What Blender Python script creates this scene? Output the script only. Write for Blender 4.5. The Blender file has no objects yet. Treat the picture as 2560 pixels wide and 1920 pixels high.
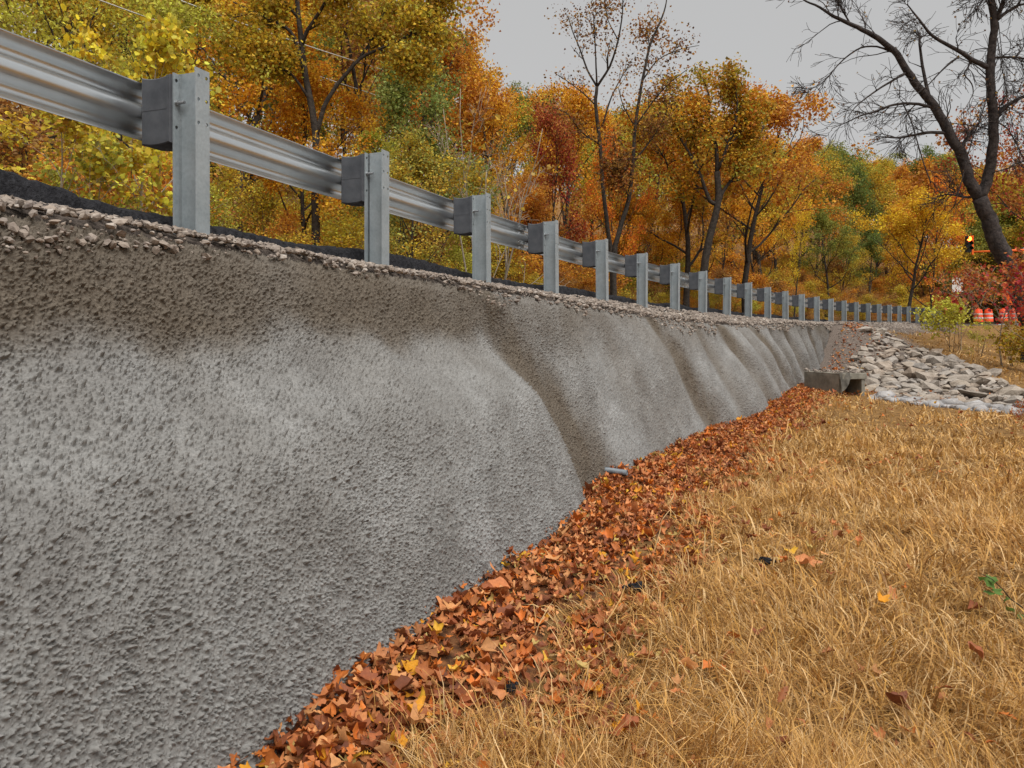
import bpy, math, random
import numpy as np
from mathutils import Vector

random.seed(7)
RNG = np.random.default_rng(7)
R = math.radians
SC = bpy.context.scene
COL = SC.collection

# ------------------------------------------------------------------ camera, sky, sun, exposure
CAM_Z = 1.5
FPX, CXP, HORY = 1900.0, 1280.0, 849.4          # focal length, centre column and horizon row of the 2560 px photograph
cam_data = bpy.data.cameras.new('camera')
cam_data.sensor_width = 36.0
cam_data.lens = FPX / 2560.0 * 36.0
cam_data.shift_y = -(960.0 - HORY) / 2560.0
cam_data.clip_start = 0.05
cam_data.clip_end = 3000.0
cam = bpy.data.objects.new('camera', cam_data)
cam.location = (0, 0, CAM_Z)
cam.rotation_euler = (R(90), 0, 0)
COL.objects.link(cam)
SC.camera = cam

SUN_EL, SUN_AZ = R(62), R(150)                    # azimuth from +Y, clockwise
world = bpy.data.worlds.new('World')
SC.world = world
world.use_nodes = True
wn = world.node_tree
wn.nodes.clear()
w_out = wn.nodes.new('ShaderNodeOutputWorld')
w_bg = wn.nodes.new('ShaderNodeBackground')
w_sky = wn.nodes.new('ShaderNodeTexSky')
w_sky.sky_type = 'NISHITA'
w_sky.sun_disc = False
w_sky.sun_elevation = SUN_EL
w_sky.sun_rotation = SUN_AZ
w_bw = wn.nodes.new('ShaderNodeRGBToBW')
w_mix = wn.nodes.new('ShaderNodeMix')
w_mix.data_type = 'RGBA'
w_mix.inputs[0].default_value = 0.93              # closed cloud deck over the clear sky
w_mix.inputs[7].default_value = (1.95, 1.955, 1.965, 1)
wn.links.new(w_sky.outputs[0], w_bw.inputs[0])
wn.links.new(w_bw.outputs[0], w_mix.inputs[6])
wn.links.new(w_mix.outputs[2], w_bg.inputs[0])
w_bg.inputs[1].default_value = 0.1
wn.links.new(w_bg.outputs[0], w_out.inputs[0])

sun_data = bpy.data.lights.new('sun', 'SUN')
sun_data.energy = 1.5
sun_data.angle = R(50)
sun_data.color = (1.0, 0.97, 0.93)
sun = bpy.data.objects.new('sun', sun_data)
sun_dir = Vector((math.sin(SUN_AZ) * math.cos(SUN_EL), math.cos(SUN_AZ) * math.cos(SUN_EL), math.sin(SUN_EL)))
sun.rotation_euler = sun_dir.to_track_quat('Z', 'Y').to_euler()
sun.location = sun_dir * 60
COL.objects.link(sun)

SC.view_settings.view_transform = 'Standard'
SC.view_settings.look = 'None'
SC.view_settings.exposure = 1.4
SC.view_settings.gamma = 1.0
SC.view_settings.use_curve_mapping = False
SC.cycles.use_denoising = True
SC.cycles.max_bounces = 6
SC.cycles.feature_set = 'EXPERIMENTAL'            # adaptive subdivision for the sprayed concrete
SC.cycles.dicing_rate = 1.0
SC.cycles.transparent_max_bounces = 4

# ------------------------------------------------------------------ helpers
def hsh(ix, iy, iz, seed):
    h = (ix.astype(np.int64) * 374761393 + iy.astype(np.int64) * 668265263 + iz.astype(np.int64) * 2147483647 + seed * 974634777) & 0xFFFFFFFF
    h = ((h ^ (h >> 13)) * 1274126177) & 0xFFFFFFFF
    h = ((h ^ (h >> 16)) * 2246822519) & 0xFFFFFFFF
    return ((h ^ (h >> 15)) & 0xFFFFFF) / float(0xFFFFFF)

def vnoise(x, y, z=None, seed=0):
    x = np.asarray(x, float); y = np.asarray(y, float)
    z = np.zeros_like(x) if z is None else np.asarray(z, float)
    ix, iy, iz = np.floor(x), np.floor(y), np.floor(z)
    fx, fy, fz = x - ix, y - iy, z - iz
    fx = fx * fx * (3 - 2 * fx); fy = fy * fy * (3 - 2 * fy); fz = fz * fz * (3 - 2 * fz)
    def c(a, b, d): return hsh(ix + a, iy + b, iz + d, seed)
    v0 = (c(0,0,0) * (1-fx) + c(1,0,0) * fx) * (1-fy) + (c(0,1,0) * (1-fx) + c(1,1,0) * fx) * fy
    v1 = (c(0,0,1) * (1-fx) + c(1,0,1) * fx) * (1-fy) + (c(0,1,1) * (1-fx) + c(1,1,1) * fx) * fy
    return (v0 * (1-fz) + v1 * fz) * 2 - 1

def fbm(x, y, z=None, seed=0, octv=3):
    a, t, r = 1.0, 0.0, 0.0
    for k in range(octv):
        zz = None if z is None else z * 2.03 ** k
        r = r + a * vnoise(x * 2.03 ** k, y * 2.03 ** k, zz, seed + k * 17)
        t += a; a *= 0.5
    return r / t

def worley(u, v, seed=0):
    iu, iv = np.floor(u), np.floor(v)
    best = np.full(u.shape, 9.0); rid = np.zeros(u.shape)
    z = np.zeros_like(u)
    for a in (-1, 0, 1):
        for b in (-1, 0, 1):
            cu = iu + a + hsh(iu + a, iv + b, z, seed)
            cv = iv + b + hsh(iu + a, iv + b, z, seed + 5)
            d = np.hypot(u - cu, v - cv)
            m = d < best
            best = np.where(m, d, best)
            rid = np.where(m, hsh(iu + a, iv + b, z, seed + 9), rid)
    return best, rid

def sstep(a, b, x):
    t = np.clip((np.asarray(x, float) - a) / (b - a), 0, 1)
    return t * t * (3 - 2 * t)

def mk_mesh(name, V, F, smooth=False, attrs=None):
    V = np.ascontiguousarray(np.asarray(V, np.float32).reshape(-1, 3))
    Fs = F if isinstance(F, list) else [F]
    Fs = [np.asarray(f, np.int32) for f in Fs if len(f)]
    me = bpy.data.meshes.new(name)
    me.vertices.add(len(V)); me.vertices.foreach_set('co', V.ravel())
    loops = np.concatenate([f.ravel() for f in Fs])
    tot = np.concatenate([np.full(len(f), f.shape[1], np.int32) for f in Fs])
    st = np.concatenate([[0], np.cumsum(tot)[:-1]]).astype(np.int32)
    me.loops.add(len(loops)); me.loops.foreach_set('vertex_index', loops)
    me.polygons.add(len(tot)); me.polygons.foreach_set('loop_start', st)
    me.polygons.foreach_set('use_smooth', np.full(len(tot), bool(smooth)))
    me.update(calc_edges=True)
    for k, a in (attrs or {}).items():
        a = np.asarray(a, np.float32)
        dom = 'POINT' if len(a) == len(V) else 'FACE'
        if a.ndim == 1:
            me.attributes.new(k, 'FLOAT', dom).data.foreach_set('value', a)
        else:
            me.attributes.new(k, 'FLOAT_COLOR', dom).data.foreach_set('color', np.c_[a, np.ones(len(a))].astype(np.float32).ravel())
    return me

def obj(name, me, m=None, parent=None, loc=(0, 0, 0), rot=(0, 0, 0), scale=(1, 1, 1)):
    o = bpy.data.objects.new(name, me)
    COL.objects.link(o)
    if me is not None and m is not None and len(me.materials) == 0:
        me.materials.append(m)
    o.location = loc; o.rotation_euler = rot; o.scale = scale
    if parent is not None: o.parent = parent
    return o

def tag(o, label, cat, group=None):
    o['label'] = label; o['category'] = cat
    if group: o['group'] = group
    return o

def thing(name, label, cat, group=None, loc=(0, 0, 0), rot=(0, 0, 0)):
    return tag(obj(name, None, loc=loc, rot=rot), label, cat, group)

def kind(o, k):
    o['kind'] = k
    return o

class MB:
    """collects boxes, tubes and lathes into one mesh"""
    def __init__(self): self.v = []; self.f = {}; self.n = 0
    def add(self, V, *Fs):
        V = np.asarray(V, float).reshape(-1, 3)
        for F in Fs:
            F = np.asarray(F, int)
            if len(F): self.f.setdefault(F.shape[1], []).append(F + self.n)
        self.v.append(V); self.n += len(V)
        return self
    def box(self, x0, x1, y0, y1, z0, z1):
        V = [(x, y, z) for z in (z0, z1) for y in (y0, y1) for x in (x0, x1)]
        return self.add(V, [(0,2,3,1), (4,5,7,6), (0,1,5,4), (2,6,7,3), (0,4,6,2), (1,3,7,5)])
    def tube(self, P, rad, sides=8, caps=True):
        V, Q, T = tube(P, rad, sides, caps)
        return self.add(V, Q, T)
    def mesh(self, name, smooth=False, attrs=None):
        return mk_mesh(name, np.concatenate(self.v), [np.concatenate(x) for x in self.f.values()], smooth, attrs)

def tube(P, rad, sides=6, caps=True):
    P = np.asarray(P, float); n = len(P)
    rad = np.broadcast_to(np.asarray(rad, float), (n,))
    T = np.gradient(P, axis=0)
    T /= np.linalg.norm(T, axis=1)[:, None] + 1e-9
    ref = np.array([0, 0, 1.0]) if abs(T[:, 2]).mean() < 0.9 else np.array([1.0, 0, 0])
    A = np.cross(T, ref); A /= np.linalg.norm(A, axis=1)[:, None] + 1e-9
    B = np.cross(T, A)
    th = np.arange(sides) * 2 * math.pi / sides
    V = P[:, None, :] + rad[:, None, None] * (A[:, None, :] * np.cos(th)[None, :, None] + B[:, None, :] * np.sin(th)[None, :, None])
    V = V.reshape(-1, 3)
    i = np.arange(n - 1)[:, None] * sides; j = np.arange(sides)[None, :]; j2 = (j + 1) % sides
    Q = np.stack([i + j, i + j2, i + sides + j2, i + sides + j], -1).reshape(-1, 4)
    Tt = np.zeros((0, 3), int)
    if caps:
        a = np.array([(0, k + 1, k) for k in range(1, sides - 1)])
        b = np.array([(0, k, k + 1) for k in range(1, sides - 1)]) + (n - 1) * sides
        Tt = np.concatenate([a, b]) if len(a) else Tt
    return V, Q, Tt

# ---- materials
class NT:
    def __init__(self, name):
        self.m = bpy.data.materials.new(name); self.m.use_nodes = True
        self.t = self.m.node_tree; self.t.nodes.clear()
        self.out = self.t.nodes.new('ShaderNodeOutputMaterial')
    def n(self, typ, ins=None, **kw):
        nd = self.t.nodes.new('ShaderNode' + typ)
        for k, v in kw.items(): setattr(nd, k, v)
        for k, v in (ins or {}).items():
            s = nd.inputs[k]
            if isinstance(v, bpy.types.NodeSocket): self.t.links.new(v, s)
            else:
                if hasattr(s, 'default_value') and not isinstance(v, (int, float)) and len(s.default_value) == 4 and len(v) == 3: v = (*v, 1)
                s.default_value = v
        return nd
    def mix(self, f, a, b, blend='MIX'):
        return self.n('Mix', {0: f, 6: a, 7: b}, data_type='RGBA', blend_type=blend).outputs[2]
    def math(self, op, a, b=0.0, c=0.0, clamp=False):
        return self.n('Math', {0: a, 1: b, 2: c}, operation=op, use_clamp=clamp).outputs[0]
    def attr(self, name, kind='GEOMETRY'):
        return self.n('Attribute', attribute_name=name, attribute_type=kind)
    def noise(self, scale, vec=None, detail=4, rough=0.6):
        ins = {'Scale': scale, 'Detail': detail, 'Roughness': rough}
        if vec is not None: ins['Vector'] = vec
        return self.n('TexNoise', ins).outputs[0]
    def pos(self): return self.n('NewGeometry').outputs['Position']
    def objc(self): return self.n('TexCoord').outputs['Object']
    def ramp(self, f, stops):
        r = self.n('ValToRGB', {0: f}); e = r.color_ramp.elements
        while len(e) < len(stops): e.new(0.5)
        for k, (p, c) in enumerate(stops): e[k].position = p; e[k].color = (*c, 1) if len(c) == 3 else c
        return r.outputs[0]
    def bsdf(self, col, rough=0.9, metal=0.0, bump=None, bstr=0.5, bdist=0.01, spec=0.3, **extra):
        ins = {'Base Color': col, 'Roughness': rough, 'Metallic': metal, 'Specular IOR Level': spec}
        if bump is not None: ins['Normal'] = self.n('Bump', {'Height': bump, 'Strength': bstr, 'Distance': bdist}).outputs[0]
        ins.update(extra)
        return self.n('BsdfPrincipled', ins).outputs[0]
    def done(self, sh):
        self.t.links.new(sh, self.out.inputs[0]); return self.m

MAT = {}
def build_mats():
    # sprayed concrete
    t = NT('shotcrete'); p = t.pos()
    st = t.attr('stain').outputs['Fac']
    n1 = t.noise(2.2, p, 5, 0.6); n2 = t.noise(60, p, 4, 0.7); n3 = t.noise(9, p, 4, 0.65)
    base = t.ramp(n1, [(0.3, (0.205, 0.20, 0.192)), (0.55, (0.275, 0.274, 0.266)), (0.75, (0.36, 0.362, 0.356))])
    base = t.mix(t.math('MULTIPLY', n3, 0.35), base, (0.185, 0.175, 0.16))
    brown = t.mix(n3, (0.105, 0.083, 0.06), (0.165, 0.136, 0.103))
    c = t.mix(t.math('MULTIPLY', st, 0.9), base, brown)
    c = t.mix(1.0, c, t.ramp(n2, [(0.3, (0.72, 0.72, 0.72)), (0.65, (1.1, 1.1, 1.1))]), 'MULTIPLY')
    m = t.done(t.bsdf(c, 0.95, bump=t.noise(160, p, 4, 0.7), bstr=0.6, bdist=0.006, spec=0.12))
    m.displacement_method = 'DISPLACEMENT'
    # displaced grit: small pits, a few large ones, crusty grains
    warp = t.n('VectorMath', {0: p, 1: t.n('VectorMath', {0: t.n('TexNoise', {'Vector': p, 'Scale': 45.0, 'Detail': 2}).outputs[1], 'Scale': 0.022}, operation='SCALE').outputs[0]}, operation='ADD').outputs[0]
    def pits(sc, gate, r, depth):
        v = t.n('TexVoronoi', {'Vector': warp, 'Scale': sc})
        g = t.math('LESS_THAN', t.n('SeparateColor', {0: v.outputs['Color']}).outputs[0], gate)
        q = t.n('MapRange', {0: v.outputs['Distance'], 1: r, 2: r * 0.25, 3: 0.0, 4: depth}, interpolation_type='SMOOTHSTEP').outputs[0]
        return t.math('MULTIPLY', q, g)
    dens = t.math('ADD', 0.35, t.math('MULTIPLY', t.noise(1.7, p, 2), 0.75))
    d = t.math('MULTIPLY', t.math('SUBTRACT', t.noise(78, p, 4, 0.65), 0.5), 0.011)
    d = t.math('SUBTRACT', d, pits(74, dens, 0.52, 0.015))
    d = t.math('SUBTRACT', d, pits(44, 0.30, 0.44, 0.023))
    d = t.math('SUBTRACT', d, pits(120, 0.6, 0.55, 0.006))
    dn = t.n('Displacement', {'Height': d, 'Midlevel': 0.0, 'Scale': 1.0})
    t.t.links.new(dn.outputs[0], t.out.inputs['Displacement'])
    MAT['shotcrete'] = m
    # plain materials with grain
    def grain(name, ca, cb, sc, rough=0.9, metal=0.0, bsc=None, bstr=0.4, bdist=0.01, spec=0.3, lo=0.35, hi=0.65, useobj=False):
        t = NT(name); p = t.objc() if useobj else t.pos()
        c = t.ramp(t.noise(sc, p, 6, 0.65), [(lo, ca), (hi, cb)])
        b = t.noise(bsc, p, 4, 0.6) if bsc else None
        MAT[name] = t.done(t.bsdf(c, rough, metal, b, bstr, bdist, spec))
    grain('soil', (0.05, 0.022, 0.010), (0.22, 0.09, 0.03), 22, bsc=30, bstr=0.8, bdist=0.03)
    grain('straw_ground', (0.13, 0.08, 0.035), (0.30, 0.19, 0.085), 9, bsc=45, bstr=0.9, bdist=0.03)
    grain('asphalt', (0.013, 0.013, 0.015), (0.038, 0.038, 0.042), 25, 0.95, bsc=60, bstr=1.0, bdist=0.02, spec=0.1)
    grain('road', (0.035, 0.035, 0.037), (0.06, 0.06, 0.062), 40, 0.9, bsc=150, bstr=0.5)
    grain('gravel_bed', (0.035, 0.027, 0.022), (0.12, 0.095, 0.078), 40, 0.95, bsc=55, bstr=1.0, bdist=0.02)
    grain('bark', (0.025, 0.02, 0.016), (0.075, 0.06, 0.048), 9, 0.95, bsc=24, bstr=0.9, bdist=0.03)
    grain('pale_bark', (0.24, 0.19, 0.13), (0.42, 0.35, 0.27), 12, 0.9, bsc=30, bstr=0.5, bdist=0.01)
    grain('grey_bark', (0.022, 0.018, 0.018), (0.085, 0.07, 0.064), 7, 0.95, bsc=18, bstr=1.0, bdist=0.04)
    grain('block', (0.062, 0.067, 0.077), (0.10, 0.106, 0.118), 9, 0.75, bsc=40, bstr=0.15, bdist=0.003, useobj=True)
    grain('headwall', (0.16, 0.145, 0.115), (0.27, 0.25, 0.205), 5, 0.9, bsc=30, bstr=0.4)
    grain('fabric', (0.07, 0.065, 0.055), (0.16, 0.145, 0.12), 8, 0.9, bsc=20, bstr=0.4)
    grain('void_shade', (0.03, 0.026, 0.022), (0.06, 0.05, 0.04), 8)  # near-black paint standing in for the shade inside the culvert
    grain('plastic_grey', (0.13, 0.15, 0.17), (0.22, 0.25, 0.27), 20, 0.45, useobj=True)
    grain('orange_paint', (0.75, 0.11, 0.012), (0.90, 0.17, 0.02), 6, 0.55)
    grain('orange_drum', (0.70, 0.055, 0.012), (0.85, 0.09, 0.02), 6, 0.5)
    grain('white_band', (0.62, 0.60, 0.58), (0.8, 0.8, 0.78), 6, 0.4)
    grain('black_rubber', (0.012, 0.012, 0.012), (0.025, 0.025, 0.025), 10, 0.8)
    grain('signal_black', (0.02, 0.021, 0.022), (0.04, 0.042, 0.044), 10, 0.6)
    grain('bolt_steel', (0.28, 0.29, 0.30), (0.45, 0.46, 0.47), 60, 0.5, 0.8, useobj=True)
    grain('cable', (0.45, 0.44, 0.41), (0.6, 0.59, 0.56), 10, 0.6)
    # galvanised steel
    t = NT('galv_post'); p = t.pos()
    n1 = t.noise(7, p, 4); n2 = t.noise(55, p, 3)
    c = t.ramp(n1, [(0.3, (0.31, 0.355, 0.375)), (0.7, (0.41, 0.455, 0.475))])
    c = t.mix(1.0, c, t.ramp(n2, [(0.35, (0.9, 0.9, 0.9)), (0.6, (1.04, 1.04, 1.04))]), 'MULTIPLY')
    MAT['galv_post'] = t.done(t.bsdf(c, t.math('ADD', 0.42, t.math('MULTIPLY', n2, 0.2)), 0.35, n2, 0.08, 0.002, 0.5))
    t = NT('galv_rail'); p = t.pos()
    sm = t.n('Mapping', {'Vector': p, 'Scale': (1.0, 1.0, 1.6)}).outputs[0]
    n1 = t.noise(2.5, sm, 5, 0.65); n2 = t.noise(45, p, 4)
    c = t.ramp(n1, [(0.3, (0.62, 0.65, 0.66)), (0.7, (0.74, 0.77, 0.78))])
    rg = t.math('ADD', 0.24, t.math('MULTIPLY', n1, 0.16))
    MAT['galv_rail'] = t.done(t.bsdf(c, rg, 0.96, n2, 0.02, 0.001, 0.5))
    # stones: colour from each piece
    t = NT('stone'); p = t.pos(); oi = t.n('ObjectInfo')
    rv = t.attr('rnd').outputs['Fac']
    tot = t.math('FRACT', t.math('ADD', rv, oi.outputs['Random']))
    c = t.ramp(tot, [(0.0, (0.08, 0.067, 0.058)), (0.2, (0.22, 0.172, 0.138)), (0.45, (0.33, 0.28, 0.24)), (0.65, (0.15, 0.125, 0.115)), (0.85, (0.36, 0.285, 0.225)), (1.0, (0.56, 0.51, 0.455))])
    c = t.mix(0.45, c, t.ramp(t.noise(35, p, 5), [(0.3, (0.09, 0.07, 0.06)), (0.7, (0.42, 0.36, 0.30))]))
    MAT['stone'] = t.done(t.bsdf(c, 0.92, bump=t.noise(110, p, 4), bstr=0.5, bdist=0.004, spec=0.2))
    def rock(name, cols):
        t = NT(name); p = t.pos(); oi = t.n('ObjectInfo')
        c = t.ramp(oi.outputs['Random'], [(k / (len(cols) - 1), q) for k, q in enumerate(cols)])
        c = t.mix(0.5, c, t.ramp(t.noise(5, p, 6, 0.7), [(0.32, (0.15, 0.12, 0.095)), (0.68, (0.55, 0.48, 0.41))]))
        MAT[name] = t.done(t.bsdf(c, 0.92, bump=t.noise(14, p, 6, 0.7), bstr=0.8, bdist=0.05, spec=0.2))
    rock('rock', [(0.20, 0.17, 0.135), (0.32, 0.28, 0.235), (0.33, 0.24, 0.165), (0.42, 0.38, 0.33), (0.22, 0.21, 0.20), (0.38, 0.31, 0.23), (0.28, 0.285, 0.29)])
    rock('grouted_rock', [(0.28, 0.29, 0.31), (0.42, 0.44, 0.475), (0.33, 0.345, 0.365), (0.50, 0.525, 0.56)])
    # tree leaves: two tints per tree, mixed leaf by leaf
    def leafmat(name, trans=0.36, rough=0.6):
        t = NT(name); oi = t.n('ObjectInfo')
        mixv = t.attr('mixv').outputs['Fac']; rnd = t.attr('rnd').outputs['Fac']
        c = t.mix(mixv, oi.outputs['Color'], t.attr('tint', 'OBJECT').outputs['Color'])
        c = t.n('HueSaturation', {'Color': c, 'Hue': t.math('ADD', 0.475, t.math('MULTIPLY', rnd, 0.05)), 'Saturation': 1.0,
                                  'Value': t.math('ADD', 0.65, t.math('MULTIPLY', rnd, 0.85))}).outputs[0]
        d = t.bsdf(c, rough, spec=0.25)
        tr = t.n('BsdfTranslucent', {'Color': c}).outputs[0]
        MAT[name] = t.done(t.n('MixShader', {0: trans, 1: d, 2: tr}).outputs[0])
    leafmat('leaf')
    # fallen leaves and straw: colour from a vertex colour that belongs to each leaf or blade
    def colmat(name, trans, spec, rough, obj_too=False):
        t = NT(name)
        c = t.attr('Col').outputs['Color']
        c = t.mix(1.0, c, t.ramp(t.noise(70, t.pos(), 3), [(0.3, (0.78, 0.76, 0.74)), (0.7, (1.12, 1.12, 1.1))]), 'MULTIPLY')
        d = t.bsdf(c, rough, spec=spec)
        tr = t.n('BsdfTranslucent', {'Color': c}).outputs[0]
        MAT[name] = t.done(t.n('MixShader', {0: trans, 1: d, 2: tr}).outputs[0])
    colmat('fallen_leaf', 0.18, 0.3, 0.6)
    colmat('straw', 0.25, 0.3, 0.55)
    # hillside covered in leaf mould
    t = NT('leaf_mould'); p = t.pos()
    c = t.ramp(t.noise(3.5, p, 8, 0.75), [(0.3, (0.06, 0.035, 0.015)), (0.5, (0.22, 0.105, 0.03)), (0.7, (0.36, 0.19, 0.05))])
    MAT['leaf_mould'] = t.done(t.bsdf(c, 0.95, bump=t.noise(9, p, 6, 0.7), bstr=1.0, bdist=0.1))
    # signal lenses
    t = NT('red_lens'); MAT['red_lens'] = t.done(t.n('Emission', {0: (1.0, 0.10, 0.01), 1: 9.0}).outputs[0])
    t = NT('dark_lens'); MAT['dark_lens'] = t.done(t.bsdf((0.01, 0.03, 0.03), 0.2))
build_mats()

# ------------------------------------------------------------------ the road's line, as (s, n): metres along the guard rail, metres to its right
CX3 = [-3.41978609e-04, 2.40908251e-02, 6.62101249e-01, -1.71740530]
CY3 = [6.21284958e-05, -7.85866300e-03, 1.73639442, 4.07200611]
def _table():
    t = np.linspace(-1, 25.0, 1041)
    x, y = np.polyval(CX3, t), np.polyval(CY3, t)
    ds = np.hypot(np.diff(x), np.diff(y)); s = np.concatenate([[0], np.cumsum(ds)])
    s0 = np.interp(0.0, t, s); s = s - s0
    hd0 = math.atan2(x[1] - x[0], y[1] - y[0]); hd1 = math.atan2(x[-1] - x[-2], y[-1] - y[-2])
    bs = np.arange(s[0] - 60, s[0] - 0.01, 0.05)
    bx = x[0] + (bs - s[0]) * math.sin(hd0); by = y[0] + (bs - s[0]) * math.cos(hd0)
    es = np.arange(0.05, 90, 0.05)
    eh = hd1 + np.clip(es, 0, 52) * R(0.75)
    ex = x[-1] + np.cumsum(np.sin(eh) * 0.05); ey = y[-1] + np.cumsum(np.cos(eh) * 0.05)
    S = np.concatenate([bs, s, s[-1] + es]); X = np.concatenate([bx, x, ex]); Y = np.concatenate([by, y, ey])
    Sg = np.arange(S[0], S[-1], 0.05)
    Xg, Yg = np.interp(Sg, S, X), np.interp(Sg, S, Y)
    k = np.ones(21) / 21
    gx = np.gradient(Xg, Sg); gy = np.gradient(Yg, Sg); L = np.hypot(gx, gy)
    gx, gy = np.convolve(gx / L, k, 'same'), np.convolve(gy / L, k, 'same')
    gx[:11], gy[:11] = gx[11], gy[11]; gx[-11:], gy[-11:] = gx[-12], gy[-12]
    ts = np.interp(np.arange(-1, 26), t, s)
    return Sg, Xg, Yg, gx, gy, ts
TS, TX, TY, TGX, TGY, POST_S = _table()         # POST_S[0] is the post just out of frame, then one each 1.9 m
def frame(s):
    return np.interp(s, TS, TX), np.interp(s, TS, TY), np.interp(s, TS, TGX), np.interp(s, TS, TGY)
def sn2xy(s, n):
    x, y, gx, gy = frame(s)
    return x + n * gy, y - n * gx
def xy2sn(x, y):
    s = np.interp(np.asarray(y, float), TY, TS)
    for _ in range(10):
        px, py, gx, gy = frame(s)
        s = np.clip(s + ((x - px) * gx + (y - py) * gy) * 0.9, TS[0], TS[-1])
    px, py, gx, gy = frame(s)
    return s, (x - px) * gy - (y - py) * gx
def road_z(s): return 2.14 + 0.34 * sstep(22, 52, s) + 0.02 * np.clip(np.asarray(s, float) - 52, 0, 60)
def px2w(px, py, Y): return np.array([(px - CXP) / FPX * Y, Y, CAM_Z + (HORY - py) / FPX * Y])
def w2px(x, y, z): return CXP + x / y * FPX, HORY - (z - CAM_Z) / y * FPX

# ---- wall outline
S_END = 26.6
def w_top_n(s): return np.interp(s, [-10, 4, 9, 14, 20, 24, 26.6], [0.38, 0.42, 0.54, 0.58, 0.42, 0.26, 0.16])
def w_top_z(s): return np.interp(s, [-10, 0, 4, 9, 14, 20, 26.6], [1.97, 1.97, 1.95, 1.84, 1.82, 1.97, 2.02])
def w_bas_n(s): return np.interp(s, [-10, -1, 1, 5, 9, 13, 17, 20, 23, 26.6], [1.28, 1.26, 1.2, 1.18, 1.24, 1.42, 1.16, 0.86, 0.62, 0.42])
def field_z(s, n):
    return 0.22 * sstep(11, 18, s) * (1 - sstep(2.5, 6, n)) + 0.05 * vnoise(s * 0.35, n * 0.35, seed=3) + 0.02 * vnoise(s * 1.3, n * 1.3, seed=4)
def w_bas_z(s): return np.interp(s, [-10, 11, 17, 20, 26.6], [0.0, 0.0, 0.2, 0.3, 0.55])

def chan_s(n): return 17.7 - 0.42 * np.clip(np.asarray(n, float) - 2.2, 0, 8)
def right_z(s, n):
    """ground to the right of the wall or road edge"""
    f = field_z(s, n)
    rs = road_z(s) - 0.14 - np.clip(n - 0.5, 0, 99) * 0.28
    bank = 0.08 + (s - 18.2) * 0.125
    bank = bank + 1.4 * (1 - sstep(0.5, 2.6, n)) * sstep(22.5, 26.8, s)
    k = 0.12
    m = -k * np.log(np.exp(-np.clip(rs, -3, 5) / k) + np.exp(-np.clip(bank, -3, 5) / k))
    ch = 0.03 * np.exp(-((s - chan_s(n)) / 0.9) ** 2) * sstep(1.8, 3, n)
    hi = np.maximum(f, m)
    return np.where(s > 16, hi, f) - ch
def ground_z(s, n):
    s = np.asarray(s, float); n = np.asarray(n, float)
    rz = right_z(s, n)
    nb, nt, zt = w_bas_n(s), w_top_n(s), w_top_z(s)
    inw = 1 - sstep(S_END - 0.5, S_END + 0.3, s)
    u = np.clip((n - (nt - 0.25)) / np.maximum(nb - 0.30 - (nt - 0.25), 0.05), 0, 1)
    under = (zt - 0.30) * (1 - u) + (w_bas_z(s) - 0.05) * u
    z = np.where(n < nb - 0.3, under * inw + rz * (1 - inw), rz)
    hill = road_z(s) - 0.06 + np.clip(-n - 8.5, 0, 200) * 0.20 + np.clip(-n - 16, 0, 200) * 0.12 + 0.25 * fbm(s * 0.2, n * 0.2, seed=9) * sstep(8.5, 14, -n)
    return np.where(n < -8.2, hill, np.where(n < nt - 0.25, np.minimum(z, road_z(s) - 0.08), z))
def ray_ground(px, py, y0=2.0, y1=60.0):
    """first point where the sight line through a photo pixel meets the ground"""
    Y = np.concatenate([np.arange(y0, 12, 0.03), np.arange(12, y1, 0.08)])
    x = (px - CXP) / FPX * Y; z = CAM_Z + (HORY - py) / FPX * Y
    s, n = xy2sn(x, Y)
    g = ground_z(s, n)
    hit = np.nonzero((z <= g) & (n > 0.2))[0]
    if not len(hit): return None
    k = hit[0]
    return np.array([x[k], Y[k], g[k]]), s[k], n[k]

# ------------------------------------------------------------------ large structure: ground, hillside, road, shoulder
def grid_faces(nr, nc):
    i = np.arange(nr - 1)[:, None] * nc + np.arange(nc - 1)[None, :]
    return np.stack([i, i + 1, i + nc + 1, i + nc], -1).reshape(-1, 4)
def sn_sheet(sv, nv, zf):
    S, N = np.meshgrid(sv, nv, indexing='ij')
    x, y = sn2xy(S, N)
    return np.stack([x, y, zf(S, N)], -1).reshape(-1, 3), grid_faces(len(sv), len(nv)), S, N

def riprap_zone(s, n):
    """1 inside the rock slope: from the gravel at the road down to the channel and out to the right"""
    lim = np.interp(s, [17.0, 18, 19.4, 21, 22.7, 24, 26.6, 27.8], [14, 8.5, 5.9, 5.3, 4.8, 4.2, 3.0, 1.9])
    lo = np.interp(s, [16, 18.2, 18.8, 20, 21.4, 24, 26, 28], [2.7, 2.7, 2.2, 2.1, 1.9, 1.5, 1.2, 1.0])
    w = 0.35 * vnoise(s * 0.8, n * 0.8, seed=103)
    return ((s > chan_s(n) - 1.05 + w * 0.5) & (s < 27.6 + w) & (n > lo + w) & (n < lim + w)).astype(float)
def ground_mat():
    t = NT('ground'); p = t.pos(); g = t.attr('grav').outputs['Fac']
    a = t.ramp(t.noise(9, p, 6, 0.65), [(0.35, (0.13, 0.07, 0.025)), (0.65, (0.32, 0.18, 0.065))])  # tint darkened: shade between the grass blades is put into the ground colour
    b = t.ramp(t.noise(40, p, 6, 0.65), [(0.35, (0.08, 0.063, 0.052)), (0.65, (0.23, 0.185, 0.155))])
    return t.done(t.bsdf(t.mix(g, a, b), 0.95, bump=t.noise(45, p, 5), bstr=0.9, bdist=0.03, spec=0.15))
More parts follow.
